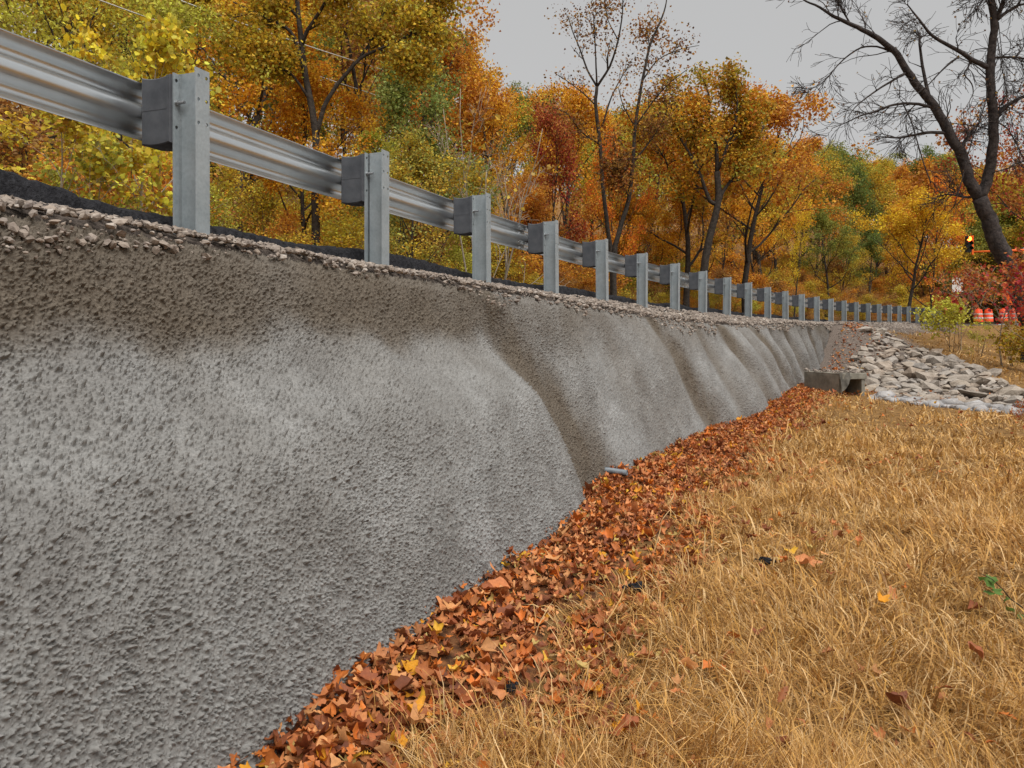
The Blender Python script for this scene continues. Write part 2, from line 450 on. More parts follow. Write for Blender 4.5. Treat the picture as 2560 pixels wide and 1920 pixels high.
def gravel_zone(s, n):
    return sstep(17.5, 20.5, s) * (1 - sstep(2.0, 3.2, n - np.clip(s - 26, 0, 20) * -0.02 + 0.6 * vnoise(s * 0.8, n * 0.8, seed=21) + sstep(25, 32, s) * 1.0)) * (1 - sstep(46, 50, s))
sv = np.concatenate([np.arange(-30, -6, 1.5), np.arange(-6, 34, 0.3), np.arange(34, 100, 1.5)])
nv = np.concatenate([np.arange(-8.2, -0.6, 0.8), np.arange(-0.5, 2.5, 0.1), np.arange(2.5, 9, 0.25), np.arange(9, 58, 2.0)])
V, F, S_, N_ = sn_sheet(sv, nv, ground_z)
kind(obj('ground', mk_mesh('ground', V, F, True, {'grav': np.maximum(gravel_zone(S_, N_), riprap_zone(S_, N_)).ravel()}), ground_mat()), 'structure')
sv = np.arange(-40, 112, 2.0); nv = np.concatenate([np.arange(-100, -8.2, 2.0), [-8.21]])
V, F, _, _ = sn_sheet(sv, nv, ground_z)
kind(obj('hillside', mk_mesh('hillside', V, F, True), MAT['leaf_mould']), 'structure')
V = [(-1500, -1500, -0.6), (1500, -1500, -0.6), (1500, 1500, -0.6), (-1500, 1500, -0.6)]
kind(obj('terrain', mk_mesh('terrain', V, np.array([(0, 1, 2, 3)])), MAT['straw_ground']), 'structure')
sv = np.arange(-25, 108, 1.0)
V, F, _, _ = sn_sheet(sv, np.array([-8.0, -6.0, -4.0, -2.0, -0.42]), lambda S, N: road_z(S) + 0.015 + 0.012 * (4 - np.abs(N + 4)) * 0.3)
kind(obj('road', mk_mesh('road', V, F, True), MAT['road']), 'structure')
MAT['line_white'] = MAT['white_band']
V, F, _, _ = sn_sheet(np.arange(-25, 108, 1.0), np.array([-0.98, -0.86]), lambda S, N: road_z(S) + 0.036)
kind(obj('road_edge_line', mk_mesh('road_edge_line', V, F), MAT['white_band']), 'structure')

# broken asphalt edge
def lip_edge(s): return -0.20 + 0.09 * fbm(s * 1.1, s * 0 + 3, seed=31, octv=3) + 0.30 * sstep(-0.75, -0.25, s) * 0 - 0.0
sv = np.concatenate([np.arange(-5, 14, 0.035), np.arange(14, 50, 0.12)])
us = np.linspace(0, 1, 16)
S_, U_ = np.meshgrid(sv, us, indexing='ij')
e = lip_edge(S_)
N_ = -0.75 + (e + 0.75) * np.clip(U_ / 0.72, 0, 1) + np.clip(U_ - 0.72, 0, 1) * 0.22
top = road_z(S_) + 0.06 + 0.035 * vnoise(S_ * 0.9, S_ * 0, seed=35) + 0.03 * (1 - sstep(-1.0, -0.5, S_)) * sstep(-3.5, -2.2, S_)
Z_ = top - sstep(0.66, 1.0, U_) * 0.16
rr = fbm(S_ * 14, N_ * 14, seed=33, octv=3) * sstep(0.0, 0.4, U_)
N_ = N_ + 0.02 * rr; Z_ = Z_ + 0.018 * fbm(S_ * 18, N_ * 18 + 7, seed=36, octv=3)
x, y = sn2xy(S_, N_)
kind(obj('asphalt_edge', mk_mesh('asphalt_edge', np.stack([x, y, Z_], -1), grid_faces(*S_.shape), True), MAT['asphalt']), 'structure')

# gravel shoulder bed
def shoulder_z(s, n):
    nt, zt = w_top_n(s), w_top_z(s)
    u = np.clip((n + 0.15) / (nt + 0.15), 0, 1.6)
    z0 = road_z(s) - 0.055
    z = z0 + (zt + 0.015 - z0) * u ** 1.2
    far = road_z(s) - 0.02 - np.clip(n, 0, 9) * 0.26
    w = sstep(S_END - 0.8, S_END + 0.6, s)
    return z * (1 - w) + far * w + 0.018 * fbm(s * 3.0, n * 3.0, seed=41, octv=3)
sv = np.concatenate([np.arange(-6, 16, 0.06), np.arange(16, 60, 0.25)])
us = np.linspace(0, 1, 14)
S_, U_ = np.meshgrid(sv, us, indexing='ij')
hi = np.where(S_ < S_END, w_top_n(S_) + 0.02, 1.0)
N_ = -0.45 + (hi + 0.45) * U_
Z_ = shoulder_z(S_, N_) - 0.012 - 0.11 * sstep(0.75, 1.0, U_)
x, y = sn2xy(S_, N_)
SHOULDER = kind(obj('gravel_shoulder', mk_mesh('gravel_shoulder', np.stack([x, y, Z_], -1), grid_faces(*S_.shape), True), MAT['gravel_bed']), 'structure')

# ------------------------------------------------------------------ sprayed concrete wall
# folds: where each starts at the top, where it reaches the foot, depth, width, how stained
GUL = [(2.75, 4.05, 0.17, 0.40, 1.35), (5.5, 6.5, 0.06, 0.4, 0.4), (8.0, 9.8, 0.20, 0.36, 1.25), (10.3, 11.4, 0.09, 0.28, 0.7), (12.0, 13.6, 0.17, 0.32, 1.0), (13.4, 15.4, 0.08, 0.26, 0.5), (14.6, 17.2, 0.20, 0.34, 1.25),
       (16.6, 18.3, 0.14, 0.28, 0.8), (18.3, 19.8, 0.16, 0.30, 1.1), (20.0, 21.2, 0.11, 0.24, 0.7), (21.6, 22.8, 0.13, 0.26, 1.0), (23.4, 24.3, 0.10, 0.22, 0.7), (24.9, 25.6, 0.09, 0.2, 0.6), (-5.0, -4.2, 0.1, 0.5, 0.5)]
def fold_path(g, vc, arc):
    return g[0] + (g[1] - g[0]) * vc ** 0.85 + 0.07 * fbm(arc * 1.1 + g[0], arc * 0 + g[0] * 3, seed=56) + 0.02 * vnoise(arc * 5, arc * 0 + g[0], seed=68)
def wall_cols():
    s, out = -4.5, []
    while s < S_END:
        out.append(s)
        x, y, _, _ = frame(s)
        s += max(0.022, 0.0042 * math.hypot(x, y))
    return np.array(out)
def build_wall():
    cs = wall_cols()
    wrap = np.linspace(0, 1, 14)[1:]
    S1 = np.concatenate([cs, S_END + 0.28 * np.sin(wrap * math.pi / 2)])
    dn = np.concatenate([np.zeros(len(cs)), -0.75 * (1 - np.cos(wrap * math.pi / 2))])
    v = np.linspace(-0.06, 1.0, 110)
    S, Vv = np.meshgrid(S1, v, indexing='ij')
    DN = dn[:, None] * np.ones_like(Vv)
    Sc = np.minimum(S, S_END)
    nt, zt, nb, zb = w_top_n(Sc), w_top_z(Sc), w_bas_n(Sc), w_bas_z(Sc) - 0.14
    vc = np.clip(Vv, 0, 1)
    # gently curved face, rounded over at the top
    n0 = nt + (nb - nt) * (1 - (1 - vc) ** 1.35) + np.minimum(Vv, 0) * 3.2
    z0 = zt + (zb - zt) * vc - 0.05 * (1 - sstep(0, 0.06, vc)) * 0
    z0 = z0 - 0.035 * (1 - sstep(0.0, 0.05, Vv)) 
    # outward normal in the (n, z) plane
    sl = (nb - nt); hz = (zt - zb)
    L = np.hypot(sl, hz); an, az = hz / L, sl / L
    arc = Vv * L
    fade = sstep(-0.02, 0.12, Vv)
    d = 0.10 * fbm(S * 0.6, arc * 0.7, seed=51, octv=2) + 0.022 * fbm(S * 2.1, arc * 1.7, seed=52, octv=3)
    d = d * sstep(0.0, 0.3, Vv)
    # bulge below the brow on the first stretch
    brow = 1.47 + 0.09 * vnoise(S * 0.8, S * 0, seed=53) + 0.05 * vnoise(S * 2.6, S * 0, seed=54)
    nearw = 1 - sstep(-0.75, 0.45, S - fold_path(GUL[0], vc, arc))
    d = d + nearw * (0.20 * sstep(-0.05, 0.60, brow - z0) - 0.05 * sstep(0.0, 0.25, Vv))
    stain = np.maximum(nearw, 1 - sstep(-0.1, 0.5, S - fold_path(GUL[0], vc, arc))) * sstep(-0.12, 0.12, z0 - brow + 0.05 * fbm(S * 5, arc * 5, seed=55)) * 0.95
    for g in GUL:
        gd, gw, gc = g[2:]
        q = (S - fold_path(g, vc, arc)) / (gw * (0.8 + 0.5 * vc))
        q = np.where(q < 0, q / (0.95 + 0.15 * np.minimum(gw / 0.3, 1)), q / 1.5)   # firmer lip on the near side, long run-out beyond
        amp = gd * 0.75 * (0.8 + 0.4 * vnoise(arc * 1.3 + g[0] * 7, arc * 0, seed=69))
        d = d - amp * np.exp(-q * q) * sstep(0.0, 0.35, vc + 0.06) + 0.35 * amp * np.exp(-((q + 2.4) / 1.2) ** 2) * sstep(0.1, 0.5, vc)
        qs = q - 0.2
        stain = np.maximum(stain, gc * np.exp(-qs * qs * 0.9) * (0.8 + 0.4 * fbm(S * 4, arc * 1.5, seed=57)) * (1 - 0.2 * vc))
    stain = np.maximum(stain, 0.06 * sstep(6, 12, S))
    stain = np.maximum(stain, 0.55 * (1 - sstep(0.05, 0.35, vc + 0.12 * vnoise(S * 0.9, S * 0, seed=58))) * (0.6 + 0.6 * vnoise(S * 0.5, S * 0, seed=59)))
    stain = np.clip(stain + 0.20 * fbm(S * 1.4, arc * 1.2, seed=60, octv=3) + 0.32 * np.clip(fbm(S * 0.55 + 3, arc * 0.7, seed=70, octv=3) + 0.15, 0, 1), 0, 1)
    d = d + fade * 0.010 * fbm(S * 6, arc * 6, seed=67, octv=3)
    n1 = n0 + d * an * np.where(Vv < 0, 0.3, 1) + DN
    z1 = z0 + d * az
    n1 = np.where(Vv < 0, np.minimum(n1, nt + 0.02), n1)
    x, y = sn2xy(S, n1)
    me = mk_mesh('concrete_retaining_wall', np.stack([x, y, z1], -1), grid_faces(*S.shape)[:, ::-1], True,
                 {'stain': stain.ravel()})
    o = obj('concrete_retaining_wall', me, MAT['shotcrete'])
    sb = o.modifiers.new('dice', 'SUBSURF'); sb.subdivision_type = 'SIMPLE'; sb.levels = 0; sb.render_levels = 0
    o.cycles.use_adaptive_subdivision = True
    o.cycles.dicing_rate = 1.0
    return tag(o, 'rough sprayed grey concrete retaining wall with brown stained folds below the guardrail', 'wall')
WALL = build_wall()

# ------------------------------------------------------------------ guardrail
def plate_holes(mb, u0, u1, z0, z1, y, th, holes, rad, seg=12):
    """flat plate in the u-z plane with round holes right through; holes = sorted rows [(z, [u...])]"""
    def P(u, z, k): return (u, y + (th / 2 if k else -th / 2), z)
    rows = [z0]
    for a, b in zip(holes[:-1], holes[1:]): rows.append((a[0] + b[0]) / 2)
    first = holes[0][0] - (holes[1][0] - holes[0][0]) / 2 if len(holes) > 1 else z0
    cells = []
    if first > z0: cells.append((u0, u1, z0, first, None)); rows[0] = first
    rows.append(z1)
    for (hz, us), a, b in zip(holes, rows[:-1], rows[1:]):
        cu = [u0] + [(p + q) / 2 for p, q in zip(us[:-1], us[1:])] + [u1]
        if len(us) == 1 and us[0] < 0: cu = [u0, 0.0]; cells.append((0.0, u1, a, b, None))
        for hu, ua, ub in zip(us, cu[:-1], cu[1:]): cells.append((ua, ub, a, b, (hu, hz)))
    for (ua, ub, a, b, h) in cells:
        if h is None:
            mb.add([P(ua, a, 0), P(ub, a, 0), P(ub, b, 0), P(ua, b, 0), P(ua, a, 1), P(ub, a, 1), P(ub, b, 1), P(ua, b, 1)], [(0, 1, 2, 3), (7, 6, 5, 4)])
            continue
        ang = [(-135 + k * 360 / seg) for k in range(seg)]
        ring = [(h[0] + rad * math.cos(R(q)), h[1] + rad * math.sin(R(q))) for q in ang]
        cor = [(ua, a), (ub, a), (ub, b), (ua, b)]
        for k in (0, 1):
            V = [P(*c, k) for c in cor] + [P(*c, k) for c in ring]
            T, Q = [], seg // 4
            for c in range(4):
                for j in range(Q):
                    i0 = 4 + c * Q + j; i1 = 4 + (c * Q + j + 1) % seg
                    T.append((c, i1, i0) if j < Q // 2 + 1 else ((c + 1) % 4, i1, i0))
                jm = 4 + c * Q + Q // 2 + 1
                T.append((c, (c + 1) % 4, 4 + (c * Q + Q // 2 + 1) % seg))
            T = np.array(T)
            mb.add(V, T if k == 0 else T[:, ::-1])
        V = [P(*c, 0) for c in ring] + [P(*c, 1) for c in ring]
        mb.add(V, [(j, (j + 1) % seg, seg + (j + 1) % seg, seg + j) for j in range(seg)])
    b = [(u0, z0), (u1, z0), (u1, z1), (u0, z1)]
    V = [P(*c, 0) for c in b] + [P(*c, 1) for c in b]
    mb.add(V, [(j, 4 + j, 4 + (j + 1) % 4, (j + 1) % 4) for j in range(4)])

PH = 0.80
def post_mesh():
    mb = MB()
    h = 0.0075
    plate_holes(mb, -0.05, 0.05, -0.9, PH, -0.075, h, [(PH - 0.288, [-0.029, 0.029]), (PH - 0.165, [-0.029, 0.029]), (PH - 0.04, [-0.029, 0.029])], 0.0105)
    plate_holes(mb, -0.05, 0.05, -0.9, PH - 0.012, 0.075, h, [(PH - 0.30, [-0.029, 0.029]), (PH - 0.17, [-0.029, 0.029]), (PH - 0.05, [-0.029, 0.029])], 0.0105)
    mb.box(-0.003, 0.003, -0.0712, 0.0712, -0.9, PH - 0.008)
    for sx in (-1, 1):                                  # rolled fillets where web meets flange
        for sy in (-1, 1):
            x0, x1 = sorted((sx * 0.003, sx * 0.012)); y0 = sy * 0.0712; y1 = sy * 0.062
            V = [(sx * 0.003, y0, z) for z in (-0.9, PH - 0.01)] + [(sx * 0.013, y0, z) for z in (-0.9, PH - 0.01)] + [(sx * 0.003, y1, z) for z in (-0.9, PH - 0.01)]
            mb.add(V, [(2, 3, 5, 4), (4, 5, 3, 2)])
    return mb.mesh('post')
def block_mesh():
    ny, nx = 9, 5
    y0, y1, x0, x1 = 0.0795, 0.277, -0.072, 0.072
    zt, zb = PH - 0.022, PH - 0.385
    prof = []
    yy = np.linspace(y0, y1, ny)
    sag = 0.016 * np.sin((yy - y0) / (y1 - y0) * math.pi) ** 0.8
    mb = MB()
    bev = 0.006
    def ring(x, ins):
        a = [(x, y, z - ins) for y, z in zip(np.clip(yy, y0 + ins, y1 - ins), zt - sag)]
        b = [(x, y, z + ins) for y, z in zip(np.clip(yy[::-1], y0 + ins, y1 - ins), zb - 0.010 * np.sin((yy[::-1] - y0) / (y1 - y0) * math.pi))]
        return a + b
    rs = [ring(x0, bev), ring(x0 + bev, 0), ring(0, 0), ring(x1 - bev, 0), ring(x1, bev)]
    m = len(rs[0]); V = sum(rs, [])
    Q = [(k * m + j, k * m + (j + 1) % m, (k + 1) * m + (j + 1) % m, (k + 1) * m + j) for k in range(4) for j in range(m)]
    caps = []
    for base, rev in ((0, True), (4 * m, False)):
        for j in range(ny - 1):
            q = (base + j, base + j + 1, base + m - 2 - j, base + m - 1 - j)
            caps.append(q if rev else q[::-1])
    mb.add(V, Q, caps)
    # raised rim beside the post and the moulded seam
    mb.box(x0 - 0.005, x0 - 0.0005, y0 + 0.002, y0 + 0.016, zb + 0.004, zt - 0.008)
    mb.box(x0 - 0.0015, x0 - 0.0004, y0 + 0.02, y1 - 0.004, PH - 0.207, PH - 0.203)
    return mb.mesh('block')
def bolt_mesh():
    mb = MB()
    P = np.array([(-0.029, 0.06 - k, PH - 0.17) for k in (0.0, 0.045)])
    mb.tube(P, 0.0085, 10)
    mb.tube(np.array([(-0.029, 0.0708, PH - 0.17), (-0.029, 0.056, PH - 0.17)]), 0.0155, 6)
    return mb.mesh('bolt')

GUARD = thing('guardrail', 'galvanised steel guardrail on posts running along the top of the concrete wall', 'guardrail')
ME_POST, ME_BLOCK, ME_BOLT = post_mesh(), block_mesh(), bolt_mesh()
lean = {11: (R(0.6), R(-3.0)), 9: (R(0.5), R(1.6)), 8: (0, R(1.4)), 7: (0, R(1.3))}
for k, s in enumerate(POST_S):
    x, y, gx, gy = frame(s)
    z = float(road_z(s)) + 0.005 * math.sin(k * 5.1)
    rz = math.atan2(gy, gx)
    lx, ly = lean.get(k, (R(random.uniform(-0.5, 0.5)), R(random.uniform(-0.5, 0.9))))
    post = obj('post', ME_POST, MAT['galv_post'], GUARD, (x, y, z), (lx, ly, rz))
    if k < 14: obj('bolt', ME_BOLT, MAT['bolt_steel'], post)
    obj('block', ME_BLOCK, MAT['block'], GUARD, (x, y, z), (lx * 0.6, ly * 0.6, rz))

# W-beam: height above mid line, distance from the blocks
WB = np.array([(0.156, 0.008), (0.150, 0.012), (0.138, 0.020), (0.118, 0.060), (0.108, 0.074), (0.097, 0.080), (0.080, 0.081), (0.068, 0.076), (0.058, 0.064),
               (0.036, 0.018), (0.026, 0.006), (0.014, 0.001), (0.0, 0.0)])
WB = np.concatenate([WB, WB[:-1][::-1] * [-1, 1]])
def rail_panel(s0, s1, off):
    sv = np.concatenate([np.arange(s0, s1, 0.2), [s1]])
    tz = np.gradient(WB[:, 0]); td = np.gradient(WB[:, 1]); L = np.hypot(tz, td)
    nz, nd = -td / L, tz / L                            # sheet normal
    out = []
    for side in (0, 1):
        for zz, dd, a, b in zip(WB[:, 0], WB[:, 1], nz, nd):
            out.append((zz + side * 0.0035 * a, dd - side * 0.0035 * b))
        if side == 0: first = out[:]; out = []
    ring = np.array(first + out[::-1])
    S, I = np.meshgrid(sv, np.arange(len(ring)), indexing='ij')
    n = -(0.2785 + off + ring[I, 1])
    z = road_z(S) + PH - 0.207 + ring[I, 0] + 0.003 * vnoise(S * 0.7, S * 0, seed=71)
    x, y = sn2xy(S, n + 0.006 * vnoise(S * 0.6, S * 0, seed=72))
    m = len(ring); k = len(sv)
    i = np.arange(k - 1)[:, None] * m; j = np.arange(m)[None, :]
    Q = np.stack([i + j, i + (j + 1) % m, i + m + (j + 1) % m, i + m + j], -1).reshape(-1, 4)
    h = len(first)
    cap = np.array([(q, q + 1, m - 2 - q, m - 1 - q) for q in range(h - 1)])
    return mk_mesh('rail_panel', np.stack([x, y, z], -1), [Q, cap, cap[:, ::-1] + (k - 1) * m], True)
def bolt_head():
    mb = MB(); mb.tube(np.array([(0, -0.012, 0), (0, 0.004, 0)]), 0.014, 6); mb.tube(np.array([(0, -0.02, 0), (0, -0.011, 0)]), 0.008, 8)
    return mb.mesh('splice_bolt')
ME_SB = bolt_head()
ends = [-6.0] + [POST_S[k] - 0.16 for k in (4, 8, 12, 16, 20, 24)] + [POST_S[26] + 0.5]
for k in range(len(ends) - 1):
    pan = obj('rail_panel', rail_panel(ends[k] - 0.16, ends[k + 1] + 0.16, 0.004 * (k % 2)), MAT['galv_rail'], GUARD)
    if k and k < 4:
        for ds in (-0.10, 0.10):
            for dz, dd in ((0.127, 0.038), (0.05, 0.045), (-0.05, 0.045), (-0.127, 0.038)):
                s = ends[k] + ds
                _, _, gx, gy = frame(s)
                x, y = sn2xy(s, -(0.2785 + dd - 0.006))
                obj('splice_bolt', ME_SB, MAT['bolt_steel'], pan, (x, y, float(road_z(s)) + PH - 0.207 + dz), (0, 0, math.atan2(gy, gx)))

# ------------------------------------------------------------------ gravel on the shoulder
def icosa():
    p = (1 + 5 ** 0.5) / 2
    V = np.array([(-1,p,0),(1,p,0),(-1,-p,0),(1,-p,0),(0,-1,p),(0,1,p),(0,-1,-p),(0,1,-p),(p,0,-1),(p,0,1),(-p,0,-1),(-p,0,1)], float)
    V /= np.linalg.norm(V[0])
    F = np.array([(0,11,5),(0,5,1),(0,1,7),(0,7,10),(0,10,11),(1,5,9),(5,11,4),(11,10,2),(10,7,6),(7,1,8),(3,9,4),(3,4,2),(3,2,6),(3,6,8),(3,8,9),(4,9,5),(2,4,11),(6,2,10),(8,6,7),(9,8,1)])
    return V, F
IV, IF = icosa()
def stone_shape(rg, flat=0.6, jag=0.3):
    V = IV * (1 + rg.uniform(-jag, jag, (12, 1))) * np.array([1, rg.uniform(0.6, 0.9), rg.uniform(flat * 0.7, flat)])
    for _ in range(3):                                  # broken faces
        d = rg.normal(size=3); d /= np.linalg.norm(d)
        h = rg.uniform(0.35, 0.7); t = V @ d
        V = V - np.outer(np.clip(t - h, 0, None), d) * 0.9
    return V
STONES = [stone_shape(RNG) for _ in range(12)]
def rotm(az, tilt, ta):
    """rotation matrices: spin az about z, then lean by tilt towards azimuth ta"""
    ca, sa = np.cos(az), np.sin(az)
    o, zr = np.ones_like(az), np.zeros_like(az)
    Rz = np.stack([np.stack([ca, -sa, zr], -1), np.stack([sa, ca, zr], -1), np.stack([zr, zr, o], -1)], -2)
    kx, ky = -np.sin(ta), np.cos(ta); c, s = np.cos(tilt), np.sin(tilt); C = 1 - c
    Rt = np.stack([np.stack([c + kx*kx*C, kx*ky*C, ky*s], -1), np.stack([kx*ky*C, c + ky*ky*C, -kx*s], -1), np.stack([-ky*s, kx*s, c], -1)], -2)
    return Rt @ Rz
def scatter(shapes, F, pos, az, tilt, ta, size, rg):
    """many copies of small shapes as one vertex and face array; returns which copy each vertex is of"""
    nV = len(shapes[0]); n = len(pos)
    pick = rg.integers(0, len(shapes), n)
    V = np.asarray(shapes)[pick] * size[:, None, None]
    V = np.einsum('nij,nkj->nki', rotm(az, tilt, ta), V) + pos[:, None, :]
    Ff = (F[None] + (np.arange(n) * nV)[:, None, None]).reshape(-1, F.shape[1])
    return V.reshape(-1, 3), Ff, np.repeat(np.arange(n), nV)

def place_gravel():
    rg = np.random.default_rng(11)
    n = 25000
    s = -4.0 + 44 * rg.random(n) ** 1.7
    nt = w_top_n(s)
    edge = nt + 0.07 + 0.11 * fbm(s * 1.3, s * 0 + 5, seed=81, octv=3)
    edge = np.where(s > S_END, 1.1, edge)
    nn = -0.16 + (edge + 0.16) * rg.random(n) ** 0.85
    nn = np.maximum(nn, lip_edge(s) + 0.02 + 0.06 * rg.random(n))
    x, y = sn2xy(s, nn)
    dist = np.hypot(x, y)
    size = (0.008 + 0.026 * rg.random(n) ** 2.6) * (1 + 0.035 * np.clip(dist - 5, 0, 40))
    z = shoulder_z(s, np.minimum(nn, np.where(s > S_END, 9, nt + 0.0))) + size * 0.25
    over = np.clip(nn - nt - 0.0, 0, 1) * (s < S_END)
    z = z - over * 1.9                                   # stones that ride down over the wall's rim
    # the gravel slope beyond the wall and above the culvert
    m = 9000
    s2 = 17.6 + 26 * rg.random(m); n2 = 0.3 + 3.6 * rg.random(m)
    keep = (gravel_zone(s2, n2) > rg.random(m) * 0.9 + 0.1) & ((s2 > S_END + 0.2) | (n2 > w_bas_n(s2) + 0.05))
    s2, n2 = s2[keep], n2[keep]
    x2, y2 = sn2xy(s2, n2); z2 = ground_z(s2, n2)
    sz2 = 0.022 + 0.03 * rg.random(len(s2)) ** 2
    # the nearest 300 stand alone
    order = np.argsort(dist / size + 1e6 * ((s < -1.6) | (nn < 0.0)))
    near = order[:300]; rest = order[300:]
    for k in near:
        me_i = int(rg.integers(0, 12))
        o = obj('stone', STONE_ME[me_i], MAT['stone'], SHOULDER, (x[k], y[k], z[k]), (rg.uniform(-0.6, 0.6), rg.uniform(-0.6, 0.6), rg.uniform(0, 6.3)), (size[k],) * 3)
    X = np.concatenate([x[rest], x2]); Y = np.concatenate([y[rest], y2]); Z = np.concatenate([z[rest], z2 + sz2 * 0.2]); SZ = np.concatenate([size[rest], sz2])
    k = len(X)
    V, F, ids = scatter(STONES, IF, np.stack([X, Y, Z], -1), rg.uniform(0, 6.28, k), rg.uniform(0, 0.7, k), rg.uniform(0, 6.28, k), SZ, rg)
    kind(obj('gravel', mk_mesh('gravel', V, F, False, {'rnd': rg.random(k)[ids]}), MAT['stone'], SHOULDER), 'stuff')
    # asphalt crumbs
    k = 420
    s3 = -2.6 + 16 * rg.random(k) ** 2.2
    n3 = lip_edge(s3) + 0.03 + rg.random(k) ** 2 * 0.42
    x3, y3 = sn2xy(s3, n3); z3 = shoulder_z(s3, np.minimum(n3, w_top_n(s3))) + 0.012
    V, F, ids = scatter(STONES, IF, np.stack([x3, y3, z3], -1), rg.uniform(0, 6.28, k), rg.uniform(0, 0.7, k), rg.uniform(0, 6.28, k), 0.01 + 0.022 * rg.random(k) ** 2, rg)
    kind(obj('asphalt_crumbs', mk_mesh('asphalt_crumbs', V, F), MAT['asphalt'], SHOULDER), 'stuff')
STONE_ME = [mk_mesh('stone', v, IF, False, {'rnd': np.full(12, k / 12.0)}) for k, v in enumerate(STONES)]
place_gravel()

# ------------------------------------------------------------------ leaves on the ground
def leaf_shape(rg, lobes=5, oak=False):
    """lobed leaf outline about 1 long, curled; centre vertex + rim"""
    if oak:
        prof = [(0, 0.03), (0.12, 0.10), (0.24, 0.20), (0.32, 0.11), (0.45, 0.30), (0.54, 0.15), (0.68, 0.30), (0.76, 0.14), (0.9, 0.16), (1.0, 0.0)]
        pts = [(a - 0.5, b) for a, b in prof] + [(a - 0.5, -b) for a, b in prof[-2:0:-1]]
    else:
        pts = []
        for k in range(lobes * 2):
            th = math.pi * 2 * k / (lobes * 2)
            r = (0.54 if k % 2 == 0 else 0.36) * (1 + rg.uniform(-0.2, 0.2)) * (1 - 0.25 * (math.cos(th) < -0.9))
            pts.append((r * math.cos(th), r * math.sin(th)))
            if k % 2 == 0: pts[-1:] = [(r * math.cos(th - 0.12) * 0.93, r * math.sin(th - 0.12) * 0.93), (r * math.cos(th + 0.10), r * math.sin(th + 0.10))]
    P = np.array([(0, 0)] + pts)
    c1, c2, c3 = rg.uniform(-1.5, 2.2), rg.uniform(-0.8, 1.5), rg.uniform(-1.2, 1.2)
    z = c1 * P[:, 0] ** 2 + c2 * np.abs(P[:, 1]) * 0.9 + c3 * P[:, 0] * P[:, 1] + rg.normal(0, 0.035, len(P))
    z[0] = rg.uniform(-0.06, 0.02)
    P[:, 1] *= rg.uniform(0.4, 0.85)
    return np.c_[P, z]
lrg = np.random.default_rng(5)
LEAVES = [leaf_shape(lrg) for _ in range(16)]
NLV = len(LEAVES[0])
LF = np.array([(0, k, k + 1 if k + 1 < NLV else 1) for k in range(1, NLV)])
OAKS = [leaf_shape(lrg, oak=True) for _ in range(6)]
OF = np.array([(0, k, k + 1 if k + 1 < len(OAKS[0]) else 1) for k in range(1, len(OAKS[0]))])
def litter_cols(rg, n, bright=0.10):
    pal = np.array([(0.36, 0.125, 0.042), (0.42, 0.17, 0.065), (0.26, 0.08, 0.028), (0.48, 0.23, 0.09), (0.18, 0.055, 0.022), (0.42, 0.125, 0.025)])
    c = pal[rg.integers(0, len(pal), n)] * rg.uniform(0.8, 1.75, (n, 1))
    br = np.array([(0.68, 0.30, 0.02), (0.70, 0.40, 0.04), (0.62, 0.18, 0.02), (0.5, 0.36, 0.12)])
    m = rg.random(n) < bright
    c[m] = br[rg.integers(0, 4, m.sum())]
    return c
def litter_outer(s): return w_bas_n(s) + np.interp(s, [-4, 0, 2, 5, 9, 13, 16, 18], [0.78, 0.88, 0.98, 1.05, 0.92, 0.58, 0.42, 0.7]) + 0.38 * fbm(s * 1.3, s * 0, seed=91, octv=3)
def pile_z(s, n):
    d = n - w_bas_n(s)
    return ground_z(s, np.maximum(n, w_bas_n(s) - 0.1)) + 0.05 * (1 - sstep(-0.1, 0.5, d)) + 0.03 * vnoise(s * 3, n * 3, seed=92)
LITTER = thing('leaf_litter', 'drift of fallen brown and orange leaves piled along the foot of the wall', 'leaves')
